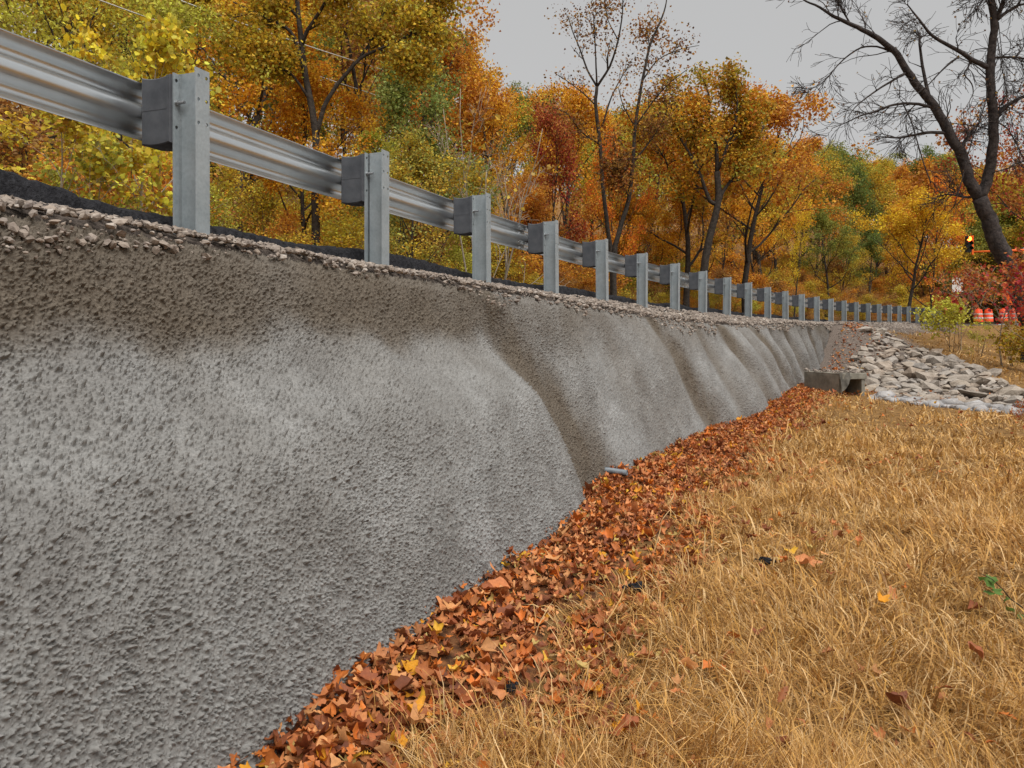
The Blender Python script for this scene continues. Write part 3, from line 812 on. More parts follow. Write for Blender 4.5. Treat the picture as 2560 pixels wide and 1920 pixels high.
def place_litter():
    rg = np.random.default_rng(12)
    n = 24000
    s = -4.5 + 24 * rg.random(n) ** 1.55
    u = rg.random(n)
    nb = w_bas_n(s)
    nn = nb - 0.14 + (litter_outer(s) - nb + 0.14) * u + (u > 0.75) * np.abs(rg.normal(0, 0.16, n))
    # looser leaves over the grass and by the culvert
    m = 2600
    s2 = -3 + 22 * rg.random(m) ** 1.6; n2 = litter_outer(s2) + np.abs(rg.normal(0, 1.0, m)) * (0.5 + 1.5 * rg.random(m))
    p2 = vnoise(s2 * 0.7, n2 * 0.7, seed=94) + 0.4 > rg.random(m)
    m3 = 900
    s3 = 17 + 11 * rg.random(m3); n3 = w_bas_n(s3) + 0.1 + np.abs(rg.normal(0, 0.9, m3))
    s = np.concatenate([s, s2[p2], s3]); nn = np.concatenate([nn, n2[p2], n3])
    out = np.concatenate([np.zeros(n), np.ones(p2.sum()), np.zeros(m3)])
    n = len(s)
    x, y = sn2xy(s, nn)
    z = pile_z(s, nn) + 0.012 + 0.055 * rg.random(n) ** 1.3 * (1 - sstep(0.3, 1.2, nn - w_bas_n(s)) * 0.7) + out * (0.03 + 0.05 * rg.random(n))
    dist = np.hypot(x, y)
    ok = dist > 1.2
    size = rg.uniform(0.035, 0.08, n) * (1 + 0.012 * dist)
    size = np.where(rg.random(n) < 0.05, size * 1.5, size)
    tilt = np.abs(rg.normal(0, 0.5, n)); tilt = np.clip(tilt, 0, 1.35)
    cols = litter_cols(rg, n, 0.085)
    az, ta = rg.uniform(0, 6.28, n), rg.uniform(0, 6.28, n)
    pxx, pyy = w2px(x, np.maximum(y, 0.1), z)
    vis = ok & (pxx > -50) & (pxx < 2610) & (pyy < 1960) & (y > 1)
    order = np.argsort(np.where(vis, -size / dist * (z - pile_z(s, nn) + 0.02), 1.0))
    near = order[:300]
    is_near = np.zeros(n, bool); is_near[near] = True
    for k in near:
        oak = rg.random() < 0.3
        sh = OAKS[rg.integers(0, 6)] if oak else LEAVES[rg.integers(0, 10)]
        me = mk_mesh('leaf', sh, OF if oak else LF, True, {'Col': np.repeat(cols[k:k + 1], len(sh), 0)})
        M = rotm(az[k:k+1], tilt[k:k+1], ta[k:k+1])[0]
        from mathutils import Matrix
        o = obj('leaf', me, MAT['fallen_leaf'], LITTER, (x[k], y[k], z[k] + 0.01), tuple(Matrix(M.tolist()).to_euler()), (size[k] * 1.15,) * 3)
    r = np.nonzero(~is_near & ok)[0]
    a = r[rg.random(len(r)) < 0.22]; b = np.setdiff1d(r, a)
    vs, fs, cs, off = [], [], [], 0
    for idx, sh, F in ((a, OAKS, OF), (b, LEAVES, LF)):
        V, Ff, ids = scatter(sh, F, np.stack([x[idx], y[idx], z[idx]], -1), az[idx], tilt[idx], ta[idx], size[idx], rg)
        vs.append(V); fs.append(Ff + off); cs.append(cols[idx][ids]); off += len(V)
    kind(obj('leaf_mass', mk_mesh('leaf_mass', np.concatenate(vs), np.concatenate(fs), True, {'Col': np.concatenate(cs)}), MAT['fallen_leaf'], LITTER), 'stuff')
    # dark leaf mould under the drift
    sv = np.arange(-5, 19.5, 0.12); uu = np.linspace(0, 1, 14)
    S, U = np.meshgrid(sv, uu, indexing='ij')
    N = w_bas_n(S) - 0.16 + (litter_outer(S) - 0.12 - w_bas_n(S) + 0.16) * U
    xx, yy = sn2xy(S, N)
    Z = pile_z(S, N) + 0.012 - 0.06 * sstep(0.85, 1, U) + 0.015 * fbm(S * 8, N * 8, seed=95)
    kind(obj('leaf_bed', mk_mesh('leaf_bed', np.stack([xx, yy, Z], -1), grid_faces(*S.shape), True), MAT['soil'], LITTER), 'stuff')
place_litter()

# ------------------------------------------------------------------ dry grass
def channel_n0(s): return 2.2
def grass_ok(s, n, rg):
    k = len(s)
    inner = litter_outer(s) - 0.12 + 0.22 * rg.normal(size=k) * 0.5
    a = (s < chan_s(n) - 1.15 + 0.3 * vnoise(n * 1.1, n * 0, seed=101)) & (n > inner)
    # bank beyond the channel: grass only outside the riprap
    b = (s > chan_s(n) + 0.8) & bank_grass(s, n)
    bare = fbm(s * 0.9, n * 0.9, seed=102, octv=3)
    thin = np.where(bare < -0.24, 0.30, 1.0) * np.where(n < litter_outer(s) + 0.1, 0.75, 1.0)
    return (a | b) & (rg.random(k) < thin)
def bank_grass(s, n):
    rip = riprap_zone(s, n)
    return (rip < 0.5) & (gravel_zone(s, n) < 0.5) & (n > 1.2)
def place_grass():
    rg = np.random.default_rng(13)
    def sample(n, r0, r1, pw):
        th = rg.uniform(R(-34), R(50), n)
        r = 1.0 / (1 / r1 + (1 / r0 - 1 / r1) * rg.random(n) ** pw)
        x, y = r * np.sin(th), r * np.cos(th)
        s, q = xy2sn(x, y)
        k = grass_ok(s, q, rg)
        return x[k], y[k], s[k], q[k], r[k]
    vs, fs, cs, off = [], [], [], 0
    pal = np.array([(0.67, 0.415, 0.155), (0.59, 0.34, 0.107), (0.74, 0.52, 0.26), (0.47, 0.26, 0.08), (0.63, 0.36, 0.097), (0.33, 0.172, 0.055)])
    for (n, r0, r1, pw, seg) in ((330000, 1.7, 7.5, 0.95, 3), (310000, 6.5, 40.0, 0.75, 2)):
        x, y, s, q, r = sample(n, r0, r1, pw)
        n = len(x)
        z = right_z(s, q) - 0.005
        # blades lean with their tuft
        cell = vnoise(x * 1.7, y * 1.7, seed=104); cell2 = vnoise(x * 1.7, y * 1.7, seed=105)
        az = math.pi * 2.2 * cell + 1.3 * rg.normal(size=n)
        tuft = 0.5 + 0.5 * fbm(x * 1.2, y * 1.2, seed=106, octv=2)
        L = (0.05 + 0.17 * rg.random(n) ** 1.6) * (0.55 + 0.9 * tuft)
        L = np.where(rg.random(n) < 0.03, L * 1.8, L)
        W = (0.0013 + 0.0016 * rg.random(n) ** 2) * np.maximum(1.0, r / 3.0)
        W = np.where(rg.random(n) < 0.02, W * 2.2, W)
        a0 = np.abs(rg.normal(0.65, 0.5, n)); cur = rg.uniform(0.2, 1.9, n)
        ts = np.linspace(0, 1, seg + 1)
        P = [np.stack([x, y, z], -1)]
        for k in range(seg):
            a = np.clip(a0 + cur * (k + 0.5) / seg, 0, 1.9); st = L / seg
            P.append(P[-1] + np.stack([np.sin(a) * np.cos(az + 0.3 * k), np.sin(a) * np.sin(az + 0.3 * k), np.cos(a)], -1) * st[:, None])
        side = az + math.pi / 2 + rg.normal(0, 0.5, n)
        sd = np.stack([np.cos(side), np.sin(side), 0.25 * rg.normal(size=n)], -1) * W[:, None]
        vv = []
        for k in range(seg): vv += [P[k] - sd * (1 - 0.25 * ts[k]), P[k] + sd * (1 - 0.25 * ts[k])]
        vv.append(P[seg])
        nv = len(vv); V = np.stack(vv, 1).reshape(-1, 3)
        T = []
        for k in range(seg - 1): T += [(2*k, 2*k+1, 2*k+3), (2*k, 2*k+3, 2*k+2)]
        T.append((2*seg-2, 2*seg-1, 2*seg))
        F = (np.array(T)[None] + (np.arange(n) * nv)[:, None, None]).reshape(-1, 3)
        c = pal[np.clip((rg.random(n) * 6).astype(int), 0, 5)] * rg.uniform(0.75, 1.2, (n, 1)) * (0.85 + 0.3 * tuft[:, None])
        vs.append(V); fs.append(F + off); cs.append(np.repeat(c, nv, 0)); off += len(V)
    o = kind(obj('dry_grass', mk_mesh('dry_grass', np.concatenate(vs), np.concatenate(fs), False, {'Col': np.concatenate(cs)}), MAT['straw']), 'stuff')
    o['label'] = 'dry tan grass covering the field beside the wall'
place_grass()

# ------------------------------------------------------------------ trees
COLS = dict(gold=(0.62, 0.37, 0.035), orange=(0.68, 0.29, 0.025), rust=(0.47, 0.22, 0.05), olive=(0.33, 0.30, 0.045), green=(0.16, 0.20, 0.045),
            yellowgreen=(0.54, 0.50, 0.07), yellow=(0.78, 0.54, 0.04), red=(0.42, 0.045, 0.03), redorange=(0.80, 0.20, 0.035), brown=(0.30, 0.17, 0.065), darkbrown=(0.085, 0.045, 0.022), palegreen=(0.34, 0.36, 0.09))
def unit(v): return v / (np.linalg.norm(v) + 1e-9)
def bpath(rg, p, d, L, segs, wob, up):
    pts = [np.array(p, float)]; d = unit(np.array(d, float))
    for _ in range(segs):
        d = unit(d + rg.normal(0, wob, 3) + np.array([0, 0, up]))
        pts.append(pts[-1] + d * L / segs)
    return np.array(pts)
def pt_at(P, t):
    f = t * (len(P) - 1); i = min(int(f), len(P) - 2); f -= i
    return P[i] * (1 - f) + P[i + 1] * f, unit(P[i + 1] - P[i])
def leaf_cloud(rg, C, sig, n, size, broad=False, clump=None):
    """n leaves scattered round the points C; returns V, F, rnd, mixv"""
    k = rg.integers(0, len(C), n)
    P = C[k] + rg.normal(0, 1, (n, 3)) * sig * np.array([1, 1, 0.75])
    sz = size * rg.uniform(0.6, 1.35, n)
    nrm = rg.normal(0, 1, (n, 3)) + np.array([0, 0, 0.7]); nrm /= np.linalg.norm(nrm, axis=1)[:, None]
    a = np.cross(nrm, rg.normal(0, 1, (n, 3))); a /= np.linalg.norm(a, axis=1)[:, None] + 1e-9
    b = np.cross(nrm, a)
    a *= sz[:, None]; b *= sz[:, None] * 0.42; h = nrm * (sz * rg.uniform(-0.25, 0.3, n))[:, None]
    if broad:
        b *= 1.5
        V = np.stack([P - a * 0.55, P - a * 0.25 + b * 0.8 + h * 0.6, P + a * 0.05 + b * 0.62 + h * .4, P + a * 0.2 + b * 0.85 + h, P + a * 0.65, P + a * 0.2 - b * 0.85 + h, P + a * 0.05 - b * 0.62 + h * .4, P - a * 0.25 - b * 0.8 + h * 0.6], 1)
        T = np.array([(0, 1, 2), (0, 2, 6), (0, 6, 7), (2, 3, 4), (2, 4, 6), (6, 4, 5)])
    else:
        V = np.stack([P - a * 0.5, P + b + h, P + a * 0.5, P - b + h], 1)
        T = np.array([(0, 2, 1), (0, 3, 2)])
    nv = V.shape[1]
    F = (T[None] + (np.arange(n) * nv)[:, None, None]).reshape(-1, 3)
    cl = clump[k] if clump is not None else rg.random(len(C))[k]
    mixv = np.clip(cl + rg.normal(0, 0.18, n), 0, 1)
    return V.reshape(-1, 3), F, np.repeat(rg.random(n), nv), np.repeat(mixv, nv)

def grow(rg, mb, limbs, levels, tips, rmin=0.004, lclip=(0.0, 99.0), rmax=9.0):
    """limbs: list of (path, r0, r1); grows side branches; tips collects points that may carry leaves"""
    cur = limbs
    for (cnt, lf, ang, up, segs, sides, wob, t0) in levels:
        nxt = []
        for (P, r0, r1) in cur:
            L = np.linalg.norm(np.diff(P, axis=0), axis=1).sum()
            m = max(1, int(rg.poisson(cnt)))
            for _ in range(m):
                t = rg.uniform(t0, 1.0)
                p, d = pt_at(P, t)
                side = unit(np.cross(d, rg.normal(0, 1, 3)))
                dd = unit(d * math.cos(ang) + side * math.sin(ang) * rg.uniform(0.7, 1.2))
                l = min(max(L * lf, lclip[0]), lclip[1]) * rg.uniform(0.6, 1.25) * (1.15 - 0.5 * t)
                q = bpath(rg, p, dd, l, segs, wob, up)
                rr = min(rmax, max(rmin, (r0 + (r1 - r0) * t) * 0.62))
                V, Q, T = tube(q, np.linspace(rr, max(rmin, rr * 0.3), len(q)), sides, False)
                mb.add(V, Q, T)
                nxt.append((q, rr, rr * 0.3))
        cur = nxt
        tips.append(cur)
    return mb
def tips_points(limbs, rg, per=3, lo=0.35):
    C, cl = [], []
    for (P, _, _) in limbs:
        c = rg.random()
        for t in np.linspace(lo, 1.0, per): C.append(pt_at(P, t)[0]); cl.append(c)
    return np.array(C), np.array(cl)

def gen_tree(seed, H=10.0, spread=0.32, trunk=0.011, first=0.3, nl=9, leaves=9000, lsize=0.16, sig=0.42, ang=0.95, up=0.12, levels=None, broad=False, stems=1, lean=0.03, round_top=True):
    rg = np.random.default_rng(seed); mb = MB(); limbs = []
    for st in range(stems):
        base = np.array([0, 0, -0.3]) + (rg.normal(0, 0.12, 3) * [1, 1, 0] if stems > 1 else 0)
        d0 = np.array([rg.normal(0, lean if stems == 1 else 0.22), rg.normal(0, lean if stems == 1 else 0.22), 1.0])
        hh = H * (0.86 if stems == 1 else rg.uniform(0.6, 0.9))
        T = bpath(rg, base, d0, hh + 0.3, 9, 0.07, 0.08)
        r = H * trunk * (1 if stems == 1 else 0.5)
        rad = np.linspace(r, r * 0.22, len(T)); rad[0] *= 1.45; rad[1] *= 1.08
        V, Q, Tt = tube(T, rad, 8 if stems == 1 else 5, True); mb.add(V, Q, Tt)
        for k in range(nl if stems == 1 else max(2, nl // stems)):
            t = first + (0.97 - first) * (k + rg.random()) / nl if stems == 1 else rg.uniform(first, 0.95)
            p, d = pt_at(T, t)
            az = k * 2.4 + rg.uniform(-0.5, 0.5)
            a = ang * (1.15 - 0.75 * t) * rg.uniform(0.8, 1.2)
            prof = math.sin(math.pi * min(0.98, max(0.12, (t - first) / (1 - first) * 0.8 + 0.25))) if round_top else (1.1 - t)
            L = H * spread * (0.45 + 0.75 * prof) * rg.uniform(0.8, 1.2)
            dd = np.array([math.cos(az) * math.sin(a), math.sin(az) * math.sin(a), math.cos(a)])
            q = bpath(rg, p, dd, L, 6, 0.16, up)
            rr = r * (1 - 0.78 * t) * 0.55
            V, Q, Tt = tube(q, np.linspace(rr, rr * 0.3, len(q)), 5, False); mb.add(V, Q, Tt)
            limbs.append((q, rr, rr * 0.3))
    tips = [limbs]
    grow(rg, mb, limbs, levels or [(4.5, 0.5, 0.75, 0.06, 4, 4, 0.2, 0.25), (3.5, 0.5, 0.7, 0.04, 3, 3, 0.22, 0.2)], tips)
    trunk_me = mb.mesh('trunk', True)
    C, cl = tips_points(tips[-1] + tips[-2][::2], rg)
    crown_me = None
    if leaves:
        V, F, rnd, mixv = leaf_cloud(rg, C, sig, leaves, lsize, broad, cl)
        crown_me = mk_mesh('crown', V, F, False, {'rnd': rnd, 'mixv': mixv})
    top = max(C[:, 2].max(), 1.0) + sig * 0.6
    return trunk_me, crown_me, top
def put_tree(proto, name, label, cat, group, x, y, z, h, ca, cb, rz=None, wid=1.0, bark='bark', crown='crown'):
    tm, cm, top = proto
    k = h / top
    rz = random.uniform(0, 6.28) if rz is None else rz
    root = thing(name, label, cat, group, (x, y, z), (0, 0, rz))
    root.scale = (k * wid, k * wid, k)
    t = obj('trunk' if cat == 'tree' else 'stem', tm, MAT[bark], root)
    if cm is not None:
        c = obj(crown, cm, MAT['leaf'], root)
        c.color = (*COLS[ca], 1); c['tint'] = list(COLS[cb])
    return root
def gz(x, y):
    s, n = xy2sn(np.array([x], float), np.array([y], float))
    return float(ground_z(s, n)[0])

PROTO = {
    'oak': [gen_tree(100 + k, 10, 0.36, leaves=11500, lsize=0.12, sig=0.24, nl=10, trunk=0.014) for k in range(3)],
    'tall': [gen_tree(120 + k, 12, 0.24, first=0.3, nl=12, leaves=10500, lsize=0.12, sig=0.24, trunk=0.013) for k in range(3)],
    'dense': [gen_tree(140 + k, 9, 0.34, first=0.12, nl=15, leaves=13500, lsize=0.11, sig=0.25, round_top=(k == 0)) for k in range(2)],
    'thin': [gen_tree(160 + k, 10, 0.26, first=0.35, nl=9, leaves=2600, lsize=0.12, sig=0.22, ang=0.7) for k in range(2)],
    'shrub': [gen_tree(180 + k, 3.2, 0.42, trunk=0.012, first=0.1, nl=12, leaves=5200, lsize=0.075, sig=0.19, stems=4) for k in range(3)],
    'twiggy': [gen_tree(190 + k, 3.4, 0.45, trunk=0.010, first=0.12, nl=14, leaves=1100, lsize=0.10, sig=0.2, stems=5, ang=0.8) for k in range(2)],
}
SKY_X = [-600, 0, 900, 1120, 1195, 1215, 1260, 1350, 1500, 1600, 1700, 1850, 1900, 1950, 2000, 2100, 2190, 2260, 2320, 2400, 2480, 2560, 3000]
SKY_Y = [-300, -300, -240, -120, 60, 190, 215, 205, 190, 205, 180, 190, 235, 290, 320, 345, 365, 390, 345, 325, 350, 395, 360]
def cap_h(x, y, z, jit=1.0):
    px, _ = w2px(x, y, z)
    yy = np.interp(px, SKY_X, SKY_Y)
    return (CAM_Z + (HORY - yy) / FPX * y - z) * jit
TONE = {'gold': 'golden', 'orange': 'orange', 'rust': 'rust brown', 'olive': 'olive green', 'green': 'dark green', 'yellowgreen': 'yellow green', 'brown': 'dull brown', 'yellow': 'yellow', 'palegreen': 'pale green', 'red': 'dark red', 'redorange': 'red orange'}
FORM = {'oak': 'broad crowned', 'tall': 'slender', 'dense': 'low branched', 'thin': 'sparsely leafed'}
def tree_label(ca, cb, kd, r, h):
    where = ['at the foot of the wooded hillside', 'low on the wooded hillside', 'halfway up the wooded hillside', 'halfway up the wooded hillside', 'high on the wooded hillside', 'at the top of the wooded hillside'][r]
    size = 'tall' if h > 11.5 else ('short' if h < 7 else 'middling')
    mixed = TONE[ca] if ca == cb else TONE[ca] + ' and ' + TONE[cb]
    return '%s %s %s tree %s' % (size, FORM[kd], mixed, where)
def bush_label(ca, cb, kd, n0, h, w):
    where = {-9.6: 'on the verge across the road', -9.61: 'close to the far road edge', -17: 'low on the wooded slope', -23.5: 'halfway up the wooded slope', -28: 'higher up the wooded slope', -11.0: 'just behind the far verge', -14.5: 'below the hillside trees', -20: 'among the hillside trunks'}[n0]
    size = ('low' if h < 2.0 else ('tall' if h > 3.2 else 'chest high')) + (' spreading' if w > 1.2 else ' upright')
    return '%s %s %s bush %s' % (size, 'twiggy' if kd == 'twiggy' else 'leafy', TONE[ca] + ' and ' + TONE[cb], where)
def forest():
    rg = np.random.default_rng(21)
    near2 = {'yellowgreen': ['gold', 'olive'], 'gold': ['orange', 'yellowgreen', 'olive'], 'orange': ['gold', 'rust', 'gold'], 'rust': ['brown', 'orange'], 'olive': ['green', 'gold', 'yellowgreen'], 'green': ['olive', 'green']}
    rows = [(-13, 4.6, 0.72, 0.95), (-18, 4.4, 0.78, 1.0), (-24, 4.6, 0.85, 1.0), (-31, 5.0, 0.9, 1.02), (-40, 5.5, 0.9, 1.03), (-51, 6.5, 0.92, 1.02)]
    for r, (n0, step, j0, j1) in enumerate(rows):
        s = -16.0
        while s < 104:
            s += step * rg.uniform(0.75, 1.25)
            n = n0 + rg.uniform(-2, 2)
            x, y = sn2xy(s, n); x, y = float(x), float(y)
            if y < 5: continue
            z = gz(x, y); px, _ = w2px(x, y, z)
            if not -260 < px < 2820: continue
            h = cap_h(x, y, z, rg.uniform(j0, j1))
            h = min(h, rg.uniform(14, 17))
            if h < 2.5: continue
            if r == 0 and px > 700: h *= rg.uniform(0.55, 0.85)
            zone = 0 if px < 1000 else (1 if px < 1900 else 2)
            w = [[.36, .16, .03, .24, .06, .15], [.28, .47, .10, .11, .01, .03], [.26, .30, .08, .24, .06, .06]][zone]
            ca = rg.choice(['gold', 'orange', 'rust', 'olive', 'green', 'yellowgreen'], p=w)
            kd = rg.choice(['oak', 'tall', 'dense', 'thin'], p=[.38, .30, .18, .14])
            pr = PROTO[kd]; cb = str(rg.choice(near2[ca]))
            put_tree(pr[rg.integers(0, len(pr))], 'autumn_tree', tree_label(ca, cb, kd, r, h), 'tree', 'trees on the wooded hillside', x, y, z, h, ca, cb, rg.uniform(0, 6.28), rg.uniform(0.85, 1.15))
    # undergrowth along the far verge and up the slope
    for (n0, step, h0, h1) in ((-9.61, 1.9, 0.9, 1.8), (-17, 2.2, 1.6, 3.4), (-23.5, 2.6, 1.8, 3.6), (-28, 3.0, 2.0, 4.0), (-9.6, 1.9, 1.2, 2.6), (-11.0, 2.0, 1.8, 3.6), (-14.5, 2.6, 2.2, 4.2), (-20, 3.4, 2.4, 4.6)):
        s = 8.0 if n0 in (-17, -23.5, -28) else -12.0
        while s < 98:
            s += step * rg.uniform(0.7, 1.3)
            x, y = sn2xy(s, n0 + rg.uniform(-0.7, 0.7)); x, y = float(x), float(y)
            if y < 4: continue
            z = gz(x, y); px, _ = w2px(x, y, z)
            if not -260 < px < 2800: continue
            ca = rg.choice(['gold', 'orange', 'rust', 'olive', 'yellowgreen', 'brown'], p=[.2, .27, .2, .13, .10, .10])
            cb = {'gold': 'olive', 'orange': 'rust', 'rust': 'brown', 'olive': 'yellowgreen', 'yellowgreen': 'gold', 'brown': 'rust'}[ca]
            kd = 'twiggy' if ca == 'brown' else 'shrub'
            pr = PROTO[kd]; h = rg.uniform(h0, h1); w = rg.uniform(0.9, 1.4)
            put_tree(pr[rg.integers(0, len(pr))], 'roadside_bush', bush_label(ca, cb, kd, n0, h, w), 'bush', 'bushes across the road', x, y, z, h, ca, cb, rg.uniform(0, 6.28), w, 'pale_bark' if rg.random() < 0.35 else 'bark', 'foliage')
forest()

# ---- trees drawn limb by limb
def traced_tree(name, label, seed, polys, ox, oy, sc, Y, levels, leaves=0, lsize=0.16, sig=0.35, ca='gold', cb='orange', bark='bark', depth=0.12, group=None, sides=8, leaf_levels=(-1,), zmin_leaf=None, lo=0.35, leaf_sel=None, rmin=0.006, lclip=(0.0, 99.0), wf=1.0, rmax=9.0):
    """polys: [(points in a photo crop, width start, width end)] turned into limbs standing Y metres away"""
    rg = np.random.default_rng(seed); mb = MB(); limbs = []
    first = polys[0][0][0]
    b = px2w(ox + first[0] / sc, oy + first[1] / sc, Y)
    zg = gz(b[0], Y)
    root = np.array([b[0], Y, zg])
    k = Y / FPX / sc
    ends = {}
    for pi, (pts, w0, w1) in enumerate(polys):
        W = np.array([px2w(ox + p[0] / sc, oy + p[1] / sc, Y) for p in pts])
        # each limb reaches towards or away from the viewer as well
        ln = np.concatenate([[0], np.cumsum(np.linalg.norm(np.diff(W, axis=0), axis=1))])
        start = ends.get(tuple(pts[0]), 0.0)
        if start == 0.0 and pi:
            dd = [(abs(q[0] - pts[0][0]) + abs(q[1] - pts[0][1]), v) for q, v in ends.items()]
            start = min(dd)[1]
        dep = start + (0 if pi == 0 else rg.uniform(-1, 1) * depth * 3.5) * ln / max(ln[-1], 1) * min(1.0, ln[-1] / 3) + rg.normal(0, depth * 0.15, len(W)).cumsum() * (pi > 0)
        dep[0] = start
        for q, v in zip(pts, dep): ends[tuple(q)] = v
        W[:, 1] += dep
        if pi == 0 and W[0, 2] > zg: W = np.vstack([[W[0, 0] + 0.02 * (W[0, 2] - zg), Y, zg - 0.3], W]); 
        W -= root
        # smooth and roughen
        t = np.linspace(0, len(W) - 1, (len(W) - 1) * 3 + 1)
        Wi = np.stack([np.interp(t, np.arange(len(W)), W[:, a]) for a in range(3)], -1)
        Wi[1:-1] = (Wi[:-2] + 2 * Wi[1:-1] + Wi[2:]) / 4
        wid = np.linspace(w0, w1, len(Wi)) * k * 0.5 * wf
        if pi == 0: wid[0] *= 1.5; wid[1] *= 1.2
        Wi[1:-1] += rg.normal(0, 0.07, (len(Wi) - 2, 3)) * wid[1:-1, None]
        V, Q, T = tube(Wi, wid, sides if w0 * k > 0.08 else 5, True); mb.add(V, Q, T)
        limbs.append((Wi, wid[0], wid[-1]))
    tips = [limbs]
    grow(rg, mb, limbs[1:], levels, tips, rmin, lclip, rmax)
    o = thing(name, label, 'tree', group, tuple(root))
    obj('trunk', mb.mesh('trunk', True), MAT[bark], o)
    if leaves:
        sel = sum([tips[i] for i in leaf_levels], [])
        C, cl = tips_points(sel, rg, 3, lo)
        if zmin_leaf is not None:
            keep = leaf_sel(C + root, rg); C, cl = C[keep], cl[keep]
        V, F, rnd, mixv = leaf_cloud(rg, C, sig, leaves, lsize, False, cl)
        c = obj('crown', mk_mesh('crown', V, F, False, {'rnd': rnd, 'mixv': mixv}), MAT['leaf'], o)
        c.color = (*COLS[ca], 1); c['tint'] = list(COLS[cb])
    return o
Z1, Z2, Z3 = (0, 0, 2.212), (900, 0, 2.212), (1760, 0, 2.765)
TW = [(5, 0.42, 0.75, 0.05, 4, 4, 0.2, 0.2), (4, 0.5, 0.75, 0.03, 3, 3, 0.22, 0.15), (3, 0.5, 0.7, 0.02, 3, 3, 0.2, 0.2)]
# great bare tree by the road bend
traced_tree('bare_tree', 'great bare forked tree with twisted dark limbs and hanging vines beside the rock slope', 301, [
    ([(2270, 2260), (2190, 2040), (2110, 1850), (2055, 1740), (2015, 1659), (1985, 1560), (1955, 1480), (1905, 1370)], 150, 105),
    ([(1905, 1370), (1850, 1290), (1810, 1150), (1760, 1030), (1690, 920), (1630, 800), (1560, 690), (1480, 600), (1400, 500), (1330, 380), (1260, 320), (1150, 250), (1050, 195), (950, 150), (870, 110), (800, 50), (700, 10), (640, -40)], 92, 8),
    ([(1905, 1370), (1945, 1270), (1962, 1180), (1965, 1050), (1965, 850), (1940, 700), (1925, 500), (1930, 350), (1935, 200), (1900, 50), (1885, -60), (1890, -200)], 84, 40),
    ([(1935, 200), (1975, 90), (1995, 0), (2010, -120)], 38, 18),
    ([(1925, 500), (1860, 470), (1790, 440), (1700, 390), (1600, 340), (1500, 290), (1430, 210), (1380, 150), (1330, 90)], 42, 8),
    ([(1560, 690), (1530, 540), (1510, 400), (1495, 290), (1500, 220)], 28, 14),
    ([(1600, 750), (1480, 720), (1380, 715), (1280, 730), (1180, 775), (1080, 800), (980, 850), (880, 890)], 26, 5),
    ([(1400, 500), (1300, 560), (1200, 620), (1100, 690), (1000, 770), (940, 850)], 20, 5),
    ([(1690, 920), (1560, 915), (1450, 935), (1330, 955), (1230, 945)], 28, 10),
    ([(1330, 380), (1200, 310), (1100, 310), (1010, 370), (950, 430), (900, 500), (830, 560), (770, 580)], 16, 4),
    ([(1770, 1040), (1800, 990), (1830, 940), (1860, 905)], 34, 16),
    ([(1880, 1350), (1830, 1365), (1750, 1340), (1690, 1335), (1640, 1350)], 22, 7),
    ([(1965, 850), (1995, 790), (2060, 740), (2140, 700), (2212, 670), (2330, 630)], 38, 16),
    ([(1930, 430), (2060, 425), (2150, 440), (2230, 455)], 20, 8),
    ([(1935, 200), (2020, 130), (2100, 80), (2230, 60)], 28, 12),
    ([(1890, 30), (2000, 10), (2100, 5), (2230, 0)], 24, 12),
    ([(1890, 20), (1830, 40), (1780, 75)], 14, 5),
    ([(1790, 440), (1780, 490), (1745, 540), (1800, 610), (1800, 680), (1755, 740), (1750, 800)], 14, 4),
    ([(1700, 430), (1620, 490), (1560, 550), (1480, 640), (1400, 690)], 16, 4),
    ([(1000, 165), (950, 80), (900, 0), (880, -50)], 14, 6),
    ([(1370, 715), (1420, 840), (1450, 980), (1490, 1150), (1530, 1280)], 11, 8),
    ([(1925, 600), (1880, 760), (1840, 880), (1790, 1000), (1740, 1250), (1680, 1450)], 9, 7),
    ([(1965, 850), (2050, 900), (2110, 990), (2180, 1120), (2230, 1190)], 10, 7),
    ([(1965, 300), (1985, 600), (2010, 800), (2040, 1000)], 7, 5), ([(1960, 200), (1990, 450), (2030, 700)], 6, 4),
], *Z3, 27.0, [(8, 0.24, 0.75, -0.02, 7, 4, 0.17, 0.12), (4, 0.5, 0.6, -0.02, 5, 3, 0.18, 0.12), (2.4, 0.5, 0.6, -0.03, 3, 3, 0.18, 0.2)], 700, 0.08, 0.06, 'darkbrown', 'brown', 'grey_bark', 0.2, lo=0.7, rmin=0.008, lclip=(0.6, 2.1), wf=0.92, rmax=0.022)
